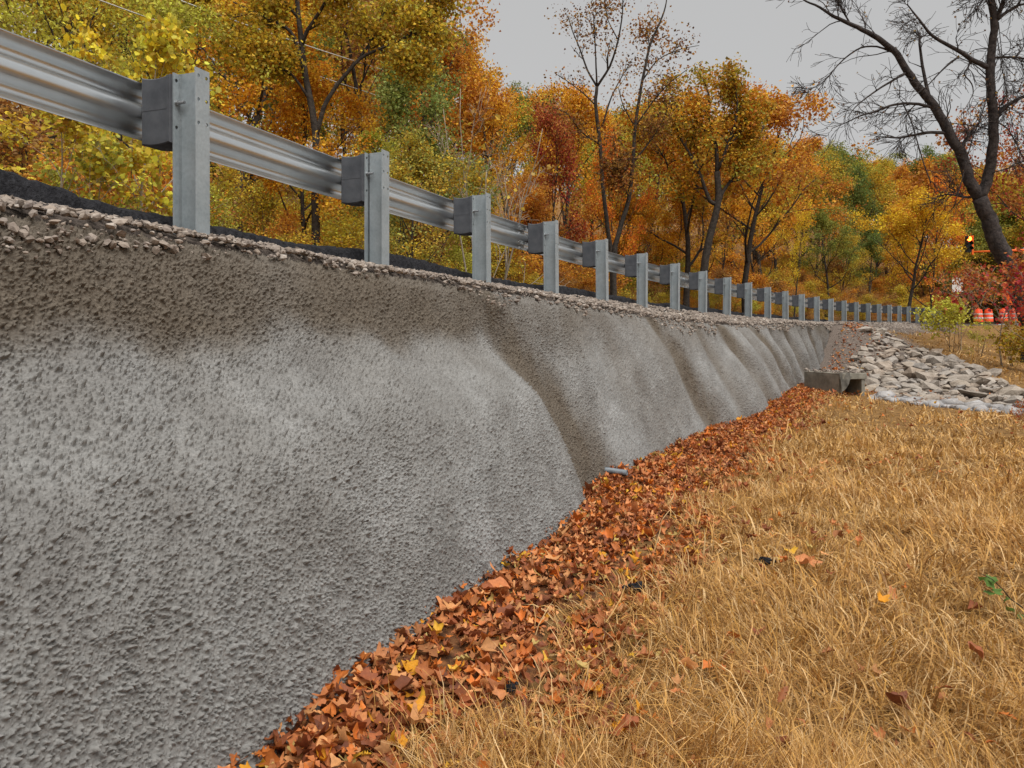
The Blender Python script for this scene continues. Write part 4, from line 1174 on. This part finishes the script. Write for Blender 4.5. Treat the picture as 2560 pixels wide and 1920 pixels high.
# oak with the dark trunk behind the second rail span
traced_tree('oak_tree', 'big oak with dark trunk and green gold leaves behind the second rail span', 302, [
    ([(1745, 1320), (1742, 1100), (1750, 900), (1750, 750), (1720, 560), (1690, 430), (1670, 250), (1650, 100), (1640, -60), (1650, -260)], 52, 22),
    ([(1750, 750), (1790, 590), (1870, 465), (1990, 325), (2100, 275), (2230, 220), (2400, 120)], 30, 9),
    ([(1690, 430), (1640, 210), (1580, 160), (1440, 110), (1330, 60)], 24, 8),
    ([(1670, 250), (1700, 180), (1790, 80), (1840, 0), (1900, -120)], 24, 10),
    ([(1720, 560), (1640, 440), (1570, 380), (1450, 330), (1350, 300)], 18, 7),
    ([(1990, 325), (2060, 200), (2100, 80), (2180, -40)], 16, 6), ([(1650, 100), (1560, 0), (1480, -120)], 18, 8),
    ([(2100, 275), (2230, 330), (2330, 380)], 12, 5), ([(2230, 220), (2380, 60), (2420, -60)], 12, 5), ([(2230, 220), (2360, 170), (2440, 200)], 12, 5)],
    *Z1, 20.0, [(6, 0.34, 0.8, 0.04, 4, 4, 0.2, 0.15), (4, 0.5, 0.75, 0.02, 3, 3, 0.22, 0.15), (2.2, 0.5, 0.7, 0.0, 3, 3, 0.2, 0.2)], 20000, 0.095, 0.24, 'olive', 'gold', 'bark', 0.35)
# two almost bare trees
BT = [(5, 0.26, 0.6, 0.12, 4, 4, 0.18, 0.15), (3.2, 0.5, 0.65, 0.06, 3, 3, 0.2, 0.15), (2, 0.5, 0.6, 0.04, 3, 3, 0.2, 0.2)]
def low_leaf(z0, z1):
    return lambda C, rg: rg.random(len(C)) > 0.08 + 0.72 * sstep(z0, z1, C[:, 2])
traced_tree('thin_leafed_tree', 'almost bare dark tree with a wide open fork and a few rust leaves', 303, [
    ([(1390, 1380), (1370, 1290), (1340, 1000), (1330, 800), (1300, 580), (1310, 480)], 34, 22),
    ([(1310, 480), (1260, 380), (1220, 240), (1180, 130), (1165, 60)], 16, 5), ([(1310, 480), (1380, 380), (1420, 250), (1440, 100), (1430, -10)], 18, 5),
    ([(1310, 480), (1300, 330), (1290, 200), (1280, 100)], 13, 4), ([(1420, 250), (1360, 150), (1340, 60)], 9, 4), ([(1330, 800), (1220, 740), (1150, 640), (1060, 610)], 14, 5),
    ([(1300, 580), (1240, 520), (1150, 440), (1080, 390)], 11, 4), ([(1340, 700), (1380, 560), (1420, 470), (1500, 330)], 14, 5)],
    *Z2, 31.0, BT, 2000, 0.10, 0.36, 'darkbrown', 'rust', 'bark', 0.3, zmin_leaf=1, leaf_sel=low_leaf(8.0, 12.5), wf=0.8)
traced_tree('thin_leafed_tree', 'almost bare slanting dark tree with leafy lower half beside the scarlet sapling', 304, [
    ([(1400, 1400), (1430, 1290), (1490, 1100), (1510, 900), (1520, 700), (1560, 450), (1600, 250), (1660, 120), (1690, 40), (1700, -40)], 40, 6),
    ([(1560, 450), (1640, 330), (1760, 280), (1870, 260)], 11, 4), ([(1600, 250), (1590, 130), (1640, 60)], 9, 4), ([(1520, 700), (1620, 560), (1700, 470), (1800, 400)], 14, 5),
    ([(1510, 900), (1590, 800), (1660, 700), (1720, 560)], 14, 5), ([(1520, 700), (1450, 600), (1420, 500)], 12, 4), ([(1490, 1100), (1420, 950), (1400, 800)], 12, 5)],
    *Z2, 29.0, BT, 5000, 0.10, 0.34, 'darkbrown', 'rust', 'bark', 0.3, zmin_leaf=1, leaf_sel=low_leaf(6.5, 10.5), wf=0.8)
traced_tree('oak_tree', 'forked oak with orange and green crown standing clear above the roadside bushes', 305, [
    ([(1900, 1480), (1930, 1330), (1985, 1130), (1975, 950)], 48, 34), ([(1975, 950), (1980, 800), (1940, 650), (1960, 500), (1940, 420)], 26, 8),
    ([(1985, 1130), (1935, 1120), (1890, 980), (1830, 850), (1760, 740), (1740, 600)], 26, 7), ([(1985, 1130), (2010, 1050), (2140, 900), (2230, 780), (2290, 640)], 22, 7),
    ([(1975, 950), (2040, 780), (2080, 620), (2060, 480)], 20, 6), ([(1980, 800), (1880, 640), (1820, 520)], 14, 5), ([(2040, 780), (2140, 660), (2200, 560)], 12, 5)],
    *Z2, 34.0, [(6, 0.36, 0.8, 0.06, 4, 4, 0.2, 0.25), (4, 0.5, 0.75, 0.03, 3, 3, 0.22, 0.15)], 13000, 0.135, 0.30, 'orange', 'olive', 'bark', 0.4, lo=0.45)
def tree_px(proto, name, label, px, top_py, Y, ca, cb, wid=1.0, bark='bark', cat='tree', crown='crown', rz=None, sink=0.0):
    X = (px - CXP) / FPX * Y; z = gz(X, Y)
    h = CAM_Z + (HORY - top_py) / FPX * Y - z
    return put_tree(proto, name, label, cat, None, X, Y, z - sink, h, ca, cb, rz, wid, bark, crown)
tree_px(PROTO['dense'][1], 'green_tree', 'leafy green cone shaped tree standing in front of the orange hillside trees', 1060, 85, 25.0, 'green', 'palegreen', 0.95)
tree_px(PROTO['dense'][0], 'green_tree', 'low pale green tree with yellowing skirts behind the guardrail', 1010, 330, 20.0, 'palegreen', 'gold', 1.1)
tree_px(PROTO['oak'][0], 'orange_oak', 'broad orange and olive oak crown merging with the forked oak', 1715, 185, 38.0, 'orange', 'olive', 1.15)
tree_px(PROTO['oak'][2], 'orange_oak', 'deep orange broad oak behind the forked oak and the slim yellow sapling', 1865, 195, 39.0, 'orange', 'rust', 1.1)
tree_px(PROTO['dense'][0], 'scarlet_sapling', 'small scarlet orange tree glowing between the two almost bare trunks', 1528, 315, 36.0, 'redorange', 'orange', 0.55)
tree_px(PROTO['dense'][1], 'maroon_tree', 'dark maroon leafed tree beside the almost bare tree with the wide fork', 1370, 250, 36.0, 'rust', 'red', 0.7)
tree_px(PROTO['oak'][1], 'yellow_tree', 'spreading bright yellow tree at the road bend', 2270, 470, 46.0, 'yellow', 'gold', 1.25)
tree_px(PROTO['dense'][0], 'orange_tree', 'rounded bright orange tree above the spreading yellow tree', 2330, 440, 54.0, 'redorange', 'gold', 0.8)
tree_px(PROTO['thin'][0], 'yellow_sapling', 'slim bright yellow sapling with thin dark stem across the road', 1985, 505, 31.0, 'yellow', 'yellow', 0.6)
tree_px(PROTO['oak'][2], 'rust_tree', 'rust leafed tree beyond the great bare tree', 2640, 190, 34.0, 'rust', 'red', 0.8)
erg = np.random.default_rng(77)
for k in range(14):
    px = 2440 + k * 34 + erg.uniform(-12, 12); Yk = erg.uniform(62, 78)
    ca, cb = [('gold', 'olive'), ('olive', 'palegreen'), ('orange', 'gold'), ('palegreen', 'olive')][k % 4]
    Xk = (px - CXP) / FPX * Yk; hk = (CAM_Z + (HORY - erg.uniform(385, 520)) / FPX * Yk) - 2.3
    put_tree(PROTO['dense'][k % 2], 'far_tree', '%s and %s tree %s' % (TONE[ca], TONE[cb], ['closing the view beyond the road works', 'beyond the traffic drums', 'beyond the signal mast'][k % 3]), 'tree', 'trees beyond the road works', Xk, Yk, 2.2, hk, ca, cb, erg.uniform(0, 6), 1.1)
SYC = gen_tree(401, 5.0, 0.34, trunk=0.008, first=0.2, nl=12, leaves=2300, lsize=0.085, sig=0.17, broad=True)
tree_px(SYC, 'sycamore_sapling', 'big leafed yellow green sapling showing above the first rail span', 345, 40, 11.5, 'yellowgreen', 'yellow', 0.85, 'pale_bark')
tree_px(SYC, 'sycamore_sapling', 'low big leafed yellow green sapling below the first rail span', 130, 250, 10.5, 'yellowgreen', 'gold', 1.2, 'pale_bark')
tree_px(SYC, 'sycamore_sapling', 'small big leafed green sapling beside the first guardrail post', 250, 330, 11.0, 'palegreen', 'yellowgreen', 0.9, 'pale_bark')
BARE = gen_tree(402, 5.0, 0.30, trunk=0.011, first=0.12, nl=16, leaves=150, lsize=0.1, sig=0.2, stems=6, ang=0.55, up=0.16)
tree_px(BARE, 'bare_shrub', 'tall bare many stemmed tan shrub behind the third guardrail post', 1225, 190, 21.0, 'gold', 'brown', 0.9, 'pale_bark', 'shrub', 'foliage')

# shrubs on the bank below the road bend
RED = gen_tree(403, 3.5, 0.55, trunk=0.010, first=0.45, nl=11, leaves=1050, lsize=0.10, sig=0.17, ang=1.1, up=0.02, broad=True, lean=0.2)
tree_px(RED, 'red_oak_sapling', 'dark red leafed sapling with pale twigs spreading below the great bare tree', 2505, 620, 23.0, 'red', 'rust', 1.1, 'pale_bark')
tree_px(RED, 'red_oak_sapling', 'slight dark red sapling in front of the white sign', 2400, 650, 27.0, 'red', 'rust', 0.75, 'pale_bark', rz=4.0)
tree_px(RED, 'red_oak_sapling', 'smaller dark red sapling at the edge of the grassy bank', 2590, 640, 21.0, 'red', 'red', 1.0, 'pale_bark', rz=2.0)
tree_px(RED, 'red_oak_sapling', 'knee high red leafed sprig at the end of the rock channel', 2585, 985, 11.0, 'red', 'rust', 0.8, 'pale_bark', rz=1.0)
SHR = gen_tree(404, 2.4, 0.5, trunk=0.012, first=0.08, nl=12, leaves=1500, lsize=0.085, sig=0.15, stems=4, broad=True)
tree_px(SHR, 'yellow_green_shrub', 'bright yellow green shrub hiding the far end of the guardrail', 2385, 735, 25.5, 'yellowgreen', 'yellowgreen', 0.9, 'bark', 'shrub', 'foliage')
for px, py, Y, ca, cb, w, lab in ((2450, 800, 25.5, 'olive', 'yellowgreen', 1.0, 'olive shrub in front of the traffic drums'), (2530, 790, 24.0, 'olive', 'rust', 1.1, 'olive and rust shrub under the red sapling'),
                                 (2600, 800, 22.5, 'gold', 'olive', 1.2, 'golden shrub at the top of the grassy bank')):
    tree_px(PROTO['twiggy'][0] if ca != 'gold' else SHR, 'bank_shrub', lab, px, py, Y, ca, cb, w, 'bark', 'shrub', 'foliage')

# ------------------------------------------------------------------ overhead wires
for pts, lab in (([(90, -60, 15.0), (215, 5, 17.0), (440, 75, 21.0), (640, 150, 27.0), (860, 222, 36.0), (960, 255, 43.0)], 'lower overhead wire sagging past the oak'),
                 ([(270, -60, 15.0), (370, -10, 17.0), (520, 50, 21.0), (700, 112, 27.0), (860, 160, 36.0), (960, 190, 43.0)], 'upper overhead wire sagging past the oak')):
    P = np.array([px2w(a * 1.1573, b * 1.1573, c) for a, b, c in pts])
    t = np.linspace(0, len(P) - 1, 31)
    co = [np.polyfit(np.arange(len(P)), P[:, a], 3) for a in range(3)]
    V, Q, T = tube(np.stack([np.polyval(c, t) for c in co], -1), 0.017, 5)
    tag(obj('overhead_wire', mk_mesh('overhead_wire', V, [Q, T], True), MAT['cable']), lab, 'wire')

# ------------------------------------------------------------------ rock slope, channel and culvert
def place_rocks():
    rg = np.random.default_rng(31)
    rip = thing('riprap', 'slope of loose tan rocks running down from the road end of the wall', 'rocks')
    chn = thing('rock_channel', 'drainage channel of pale grey grouted rocks leading from the culvert', 'channel')
    RK = []
    for k in range(14):
        v = stone_shape(rg, 0.75, 0.26)
        RK.append(v)
    me_a = [mk_mesh('stone', v, IF) for v in RK]; me_b = [mk_mesh('stone', v * [1, 1, 0.62], IF, True) for v in RK]
    pts = []
    tries = 0
    while len(pts) < 520 and tries < 60000:
        tries += 1
        s = rg.uniform(13.0, 28.2); n = rg.uniform(1.2, 11)
        if riprap_zone(np.array([s]), np.array([n]))[0] < 0.5: continue
        r = 0.11 + 0.22 * rg.random() ** 1.7 if s > chan_s(n) + 0.7 else rg.uniform(0.12, 0.30)
        if any((s - a) ** 2 + (n - b) ** 2 < (0.78 * (r + c)) ** 2 for a, b, c in pts): continue
        pts.append((s, n, r))
    info = []
    for (s, n, r) in pts:
        x, y = sn2xy(s, n); z = float(ground_z(s, n)); px, py = w2px(x, y, z)
        info.append((r / y if 0 < px < 2600 else 0, s, n, r, float(x), float(y), z))
    info.sort(reverse=True)
    ca = cb = 0
    sc = [[], []]
    for (q, s, n, r, x, y, z) in info:
        ch = s < chan_s(n) + 0.7 + 0.25 * math.sin(n * 1.3)
        if ch and cb < 150:
            cb += 1
            obj('stone', me_b[rg.integers(0, 14)], MAT['grouted_rock'], chn, (x, y, z + r * 0.16), (rg.uniform(-.3, .3), rg.uniform(-.3, .3), rg.uniform(0, 6.3)), (r * 1.15,) * 3)
        elif not ch and ca < 300:
            ca += 1
            obj('stone', me_a[rg.integers(0, 14)], MAT['rock'], rip, (x, y, z + r * 0.25), (rg.uniform(-.35, .35), rg.uniform(-.35, .35), rg.uniform(0, 6.3)), (r * 1.3, r * 1.15, r * rg.uniform(0.65, 1.0)))
        else: sc[int(ch)].append((x, y, z + r * 0.2, r))
    # small stones filling between
    k = 2600
    s = rg.uniform(14.0, 28, k); n = rg.uniform(1.2, 11, k)
    m = riprap_zone(s, n) > 0.5; s, n = s[m], n[m]
    x, y = sn2xy(s, n); z = ground_z(s, n); r = rg.uniform(0.04, 0.11, len(s))
    V, F, ids = scatter(RK, IF, np.stack([x, y, z + r * 0.2], -1), rg.uniform(0, 6, len(s)), rg.uniform(0, .6, len(s)), rg.uniform(0, 6, len(s)), r, rg)
    kind(obj('small_stones', mk_mesh('small_stones', V, F, False, {'rnd': rg.random(len(s))[ids]}), MAT['stone'], rip), 'stuff')
    if sc[0]:
        a = np.array(sc[0]); V, F, ids = scatter(RK, IF, a[:, :3], rg.uniform(0, 6, len(a)), rg.uniform(0, .4, len(a)), rg.uniform(0, 6, len(a)), a[:, 3], rg)
        kind(obj('far_stones', mk_mesh('far_stones', V, F), MAT['rock'], rip), 'stuff')
    # grey grout between the channel rocks
    U, N = np.meshgrid(np.arange(-1.1, 1.11, 0.1), np.arange(2.75, 11, 0.15), indexing='ij')
    S = chan_s(N) + U
    gx_, gy_ = sn2xy(S, N)
    V = np.stack([gx_, gy_, ground_z(S, N) + 0.03 + 0.05 * fbm(S * 3, N * 3, seed=111) - 0.12 * sstep(0.6, 1.05, np.abs(U))], -1); F = grid_faces(*U.shape)
    obj('grout', mk_mesh('grout', V, F, True), MAT['grouted_rock'], chn)
place_rocks()

def culvert():
    dL = np.array([0.29, -0.957]); C = np.array([7.74, 18.0])
    ang = math.atan2(dL[1], dL[0])
    zb = 0.14
    root = thing('culvert_headwall', 'low concrete culvert box with a dark mouth at the end of the wall', 'culvert', None, (C[0], C[1], zb), (0, 0, ang))
    # local x runs out towards the mouth, local y towards the far side
    H, W, L, t = 0.52, 0.74, 1.25, 0.10
    def part(name, mat, *boxes):
        mb = MB()
        for b in boxes: mb.box(*b)
        o = obj(name, mb.mesh(name), MAT[mat], root)
        bv = o.modifiers.new('bevel', 'BEVEL'); bv.width = 0.012; bv.segments = 2
        return o
    part('side_wall', 'headwall', (-L, 0, 0, t, -0.35, H))
    part('side_wall', 'headwall', (-L, 0.02, W - t, W, -0.35, H - 0.03))
    part('roof_slab', 'headwall', (-L, 0.05, 0.003, W + 0.03, H - 0.10, H + 0.045))
    part('floor_slab', 'headwall', (-L, -0.02, t + 0.002, W - t - 0.002, -0.35, -0.02))
    part('shade_block', 'void_shade', (-L + 0.02, -0.45, t + 0.004, W - t - 0.004, -0.02, H - 0.11))  # added dark block, its colour painted as the shaded inside of the mouth
    rg = np.random.default_rng(4); k = 190
    pos = np.c_[-L + (L + 0.02) * rg.random(k), W * rg.random(k), H + 0.045 + 0.07 * rg.random(k) * rg.random(k)]
    V, F, ids = scatter(STONES, IF, pos, rg.uniform(0, 6, k), rg.uniform(0, 0.8, k), rg.uniform(0, 6, k), 0.02 + 0.045 * rg.random(k) ** 2, rg)
    kind(obj('gravel_cover', mk_mesh('gravel_cover', V, F, False, {'rnd': rg.random(k)[ids]}), MAT['stone'], root), 'stuff')
    # geotextile flap hanging over the near corner
    u = np.linspace(0, 1, 12); v = np.linspace(0, 1, 10)
    U, Vv = np.meshgrid(u, v, indexing='ij')
    x = -0.02 + 0.09 * Vv + 0.03 * np.sin(U * 9 + Vv * 3); y = -0.03 + U * 0.30; z = H + 0.06 - Vv * (0.52 - 0.40 * U) + 0.015 * np.sin(U * 14)
    obj('fabric_flap', mk_mesh('fabric_flap', np.stack([x + 0.06, y, z], -1), grid_faces(12, 10), True), MAT['fabric'], root)
culvert()

# ------------------------------------------------------------------ drain pipe, asphalt lumps, green creeper
def drain_pipe():
    p = np.array([1.30, 7.68]); s, n = xy2sn(p[:1], p[1:]); s = float(s[0])
    n0 = float(w_bas_n(s))
    x, y, gx, gy = frame(s)
    a = np.array(sn2xy(s, n0 - 0.25)); b = np.array(sn2xy(s, n0 + 0.07))
    mb = MB()
    th = np.arange(16) * 2 * math.pi / 16
    A = np.array([a[0], a[1], 0.165]); B = np.array([b[0], b[1], 0.145]); d = unit(B - A)
    e1 = unit(np.cross(d, [0, 0, 1])); e2 = np.cross(d, e1)
    rings = [(A, 0.029), (B, 0.029), (B, 0.024), (B - d * 0.12, 0.024)]
    V = np.concatenate([q + r * (np.outer(np.cos(th), e1) + np.outer(np.sin(th), e2)) for q, r in rings])
    Q = [(k * 16 + j, k * 16 + (j + 1) % 16, (k + 1) * 16 + (j + 1) % 16, (k + 1) * 16 + j) for k in range(3) for j in range(16)]
    mb.add(V, Q)
    tag(obj('drain_pipe', mb.mesh('drain_pipe', True), MAT['plastic_grey']), 'short grey drain pipe poking out of the wall foot above the leaves', 'pipe')
drain_pipe()
def lump(px, py, r, lab, seed):
    hit = ray_ground(px, py)
    rg = np.random.default_rng(seed)
    n = 26
    pos = np.c_[rg.normal(0, r * 0.45, n), rg.normal(0, r * 0.35, n), np.abs(rg.normal(0, r * 0.2, n))]
    V, F, _ = scatter(STONES, IF, pos, rg.uniform(0, 6, n), rg.uniform(0, 1, n), rg.uniform(0, 6, n), rg.uniform(0.25, 0.6, n) * r, rg)
    p = hit[0]
    tag(obj('asphalt_lump', mk_mesh('asphalt_lump', V, F), MAT['asphalt'], None, (p[0], p[1], p[2] + 0.05)), lab, 'asphalt')
lump(1592, 1492, 0.055, 'black asphalt lump at the edge of the leaf drift and the grass', 1)
lump(1275, 1755, 0.035, 'small black asphalt lump among the fallen leaves beside a straw tuft', 2)
lump(1910, 1425, 0.05, 'crumbly dark asphalt lump half hidden in the dry grass', 3)
def creeper():
    hit = ray_ground(2535, 1540)[0]
    root = thing('green_creeper', 'green leafed creeper stem arching out of the dry grass', 'plant', None, tuple(hit))
    Y = hit[1]
    pts = [(2600, 1570), (2560, 1535), (2525, 1510), (2505, 1485), (2480, 1462), (2456, 1450)]
    P = np.array([px2w(a, b, Y - 0.02 * k) for k, (a, b) in enumerate(pts)]) - hit
    P[:, 2] += 0.03
    V, Q, T = tube(P, np.linspace(0.004, 0.002, len(P)), 5)
    obj('stem', mk_mesh('stem', V, [Q, T], True), MAT['bark'], root)
    rg = np.random.default_rng(9)
    me = [mk_mesh('leaf', LEAVES[k] * [1, 1, 0.5], LF, True, {'rnd': np.full(NLV, 0.5), 'mixv': np.full(NLV, 0.3)}) for k in range(4)]
    for k, (a, b, sz) in enumerate([(2458, 1446, .05), (2480, 1448, .06), (2474, 1462, .06), (2492, 1478, .065), (2470, 1480, .05), (2517, 1500, .06), (2530, 1528, .07), (2550, 1540, .06), (2575, 1450, .06), (2570, 1548, .07)]):
        q = px2w(a, b, Y - 0.06) - hit
        o = obj('leaf', me[k % 4], MAT['leaf'], root, tuple(q), (rg.uniform(0.3, 0.9), rg.uniform(-0.4, 0.4), rg.uniform(0, 6)), (sz * 1.25,) * 3)
        o.color = (0.10, 0.20, 0.04, 1); o['tint'] = [0.14, 0.22, 0.05]
creeper()

# ------------------------------------------------------------------ road works beyond the bend
def drum(px, lab, Y=52.0):
    X = (px - CXP) / FPX * Y; z = gz(X, Y); z = max(z, float(road_z(xy2sn(np.array([X]), np.array([Y]))[0])[0]) + 0.02)
    root = thing('traffic_drum', lab, 'drum', 'traffic drums at the road works', (X, Y, z))
    prof = [(0.30, 0.07), (0.295, 0.25), (0.285, 0.26), (0.28, 0.44), (0.27, 0.45), (0.265, 0.62), (0.255, 0.63), (0.25, 0.80), (0.235, 0.81), (0.22, 0.93), (0.10, 0.96)]
    th = np.arange(20) * 2 * math.pi / 20
    def lathe(pr, name, mat):
        V = np.array([(r * math.cos(a), r * math.sin(a), q) for r, q in pr for a in th])
        Q = [(k * 20 + j, k * 20 + (j + 1) % 20, (k + 1) * 20 + (j + 1) % 20, (k + 1) * 20 + j) for k in range(len(pr) - 1) for j in range(20)]
        obj(name, mk_mesh(name, V, np.array(Q), True), MAT[mat], root)
    lathe(prof, 'barrel', 'orange_drum')
    for z0 in (0.31, 0.58): lathe([(0.292 - 0.06 * (z0 - 0.3), z0), (0.289 - 0.06 * (z0 - 0.3), z0 + 0.085)], 'white_band', 'white_band')
    mb = MB(); mb.tube(np.array([(0, 0, 0), (0, 0, 0.08)]), 0.38, 20); obj('base', mb.mesh('base'), MAT['black_rubber'], root)
    mb = MB(); mb.box(-0.09, 0.09, -0.02, 0.02, 0.95, 1.03); obj('handle', mb.mesh('handle'), MAT['orange_drum'], root)
for k, px in enumerate((2446, 2471, 2508, 2534)):
    drum(px, ['orange and white traffic drum at the open end of the row', 'orange and white traffic drum next to the end one', 'orange and white traffic drum half hidden by olive leaves', 'orange and white traffic drum under the orange sign'][k], 52 + 0.6 * k)
def road_signs():
    Y = 53.0; X = (2540 - CXP) / FPX * Y; z = gz(X, Y)
    r = thing('road_work_sign', 'square orange road work sign on a stand above the drums', 'sign', None, (X, Y, z), (0, 0, R(-20)))
    zc = CAM_Z + (HORY - 746) / FPX * Y - z
    mb = MB(); mb.box(-0.56, 0.56, -0.006, 0.006, zc - 0.46, zc + 0.46); obj('panel', mb.mesh('panel'), MAT['orange_paint'], r)
    mb = MB(); mb.box(-0.03, 0.03, 0.01, 0.05, -0.2, zc + 0.3); obj('post', mb.mesh('post'), MAT['bolt_steel'], r)
    mb = MB(); mb.box(-0.6, 0.6, 0.0, 0.05, 0.0, 0.05); mb.box(-0.03, 0.03, -0.6, 0.6, 0.055, 0.1); obj('foot', mb.mesh('foot'), MAT['bolt_steel'], r)
    Y = 50.0; X = (2394 - CXP) / FPX * Y; z = gz(X, Y)
    r = thing('white_sign', 'upright white sign panel half hidden by dark red leaves', 'sign', None, (X, Y, z))
    zc = CAM_Z + (HORY - 712) / FPX * Y - z
    mb = MB(); mb.box(-0.36, 0.36, -0.006, 0.006, zc - 0.46, zc + 0.46); obj('panel', mb.mesh('panel'), MAT['white_band'], r)
    mb = MB(); mb.box(-0.03, 0.03, 0.01, 0.05, -0.2, zc + 0.62); obj('post', mb.mesh('post'), MAT['bolt_steel'], r)
    # portable signal
    Y = 52.0; X = (2421 - CXP) / FPX * Y; Xm = (2660 - CXP) / FPX * Y; z = gz(Xm, Y)
    r = thing('portable_traffic_signal', 'portable traffic signal showing red on an orange overhead arm', 'traffic signal', None, (Xm, Y, z))
    zt = CAM_Z + (HORY - 598) / FPX * Y - z; zarm = CAM_Z + (HORY - 626) / FPX * Y - z; dx = X - Xm
    mb = MB(); mb.box(dx - 0.17, dx + 0.17, -0.1, 0.1, zt - 0.9, zt + 0.22); hd = obj('signal_head', mb.mesh('signal_head'), MAT['signal_black'], r)
    for k, mt in enumerate(('red_lens', 'dark_lens', 'dark_lens')):
        zc = zt + 0.02 - k * 0.345
        mb = MB(); mb.tube(np.array([(dx, -0.1, zc), (dx, -0.125, zc)]), 0.15, 18); obj('lens', mb.mesh('lens', False), MAT[mt], hd)
        th = np.linspace(R(-20), R(200), 14)
        V = np.concatenate([[(dx + 0.165 * math.cos(a), yy, zc + 0.165 * math.sin(a)) for a in th] for yy in (-0.1, -0.33)])
        obj('visor', mk_mesh('visor', V, grid_faces(2, 14), True), MAT['signal_black'], hd)
    mb = MB(); mb.box(dx + 0.22, dx + 0.34, -0.05, 0.05, zarm - 0.3, zt + 0.25); obj('bracket', mb.mesh('bracket'), MAT['orange_paint'], r)
    mb = MB(); mb.tube(np.array([(dx + 0.3, 0, zarm - 0.1), (dx / 2, 0, zarm), (0, 0, zarm + 0.1)]), [0.06, 0.08, 0.1], 8); obj('arm', mb.mesh('arm', True), MAT['orange_paint'], r)
    mb = MB(); mb.box(-0.1, 0.1, -0.1, 0.1, 0.5, zarm + 0.3); obj('mast', mb.mesh('mast'), MAT['orange_paint'], r)
    mb = MB(); mb.box(-0.9, 1.4, -0.7, 0.7, 0.4, 1.0); obj('trailer', mb.mesh('trailer'), MAT['orange_paint'], r)
    for sx in (-0.8, 0.8):
        mb = MB(); mb.tube(np.array([(0.3, sx - 0.1, 0.3), (0.3, sx + 0.1, 0.3)]), 0.3, 16); obj('wheel', mb.mesh('wheel'), MAT['black_rubber'], r)
road_signs()
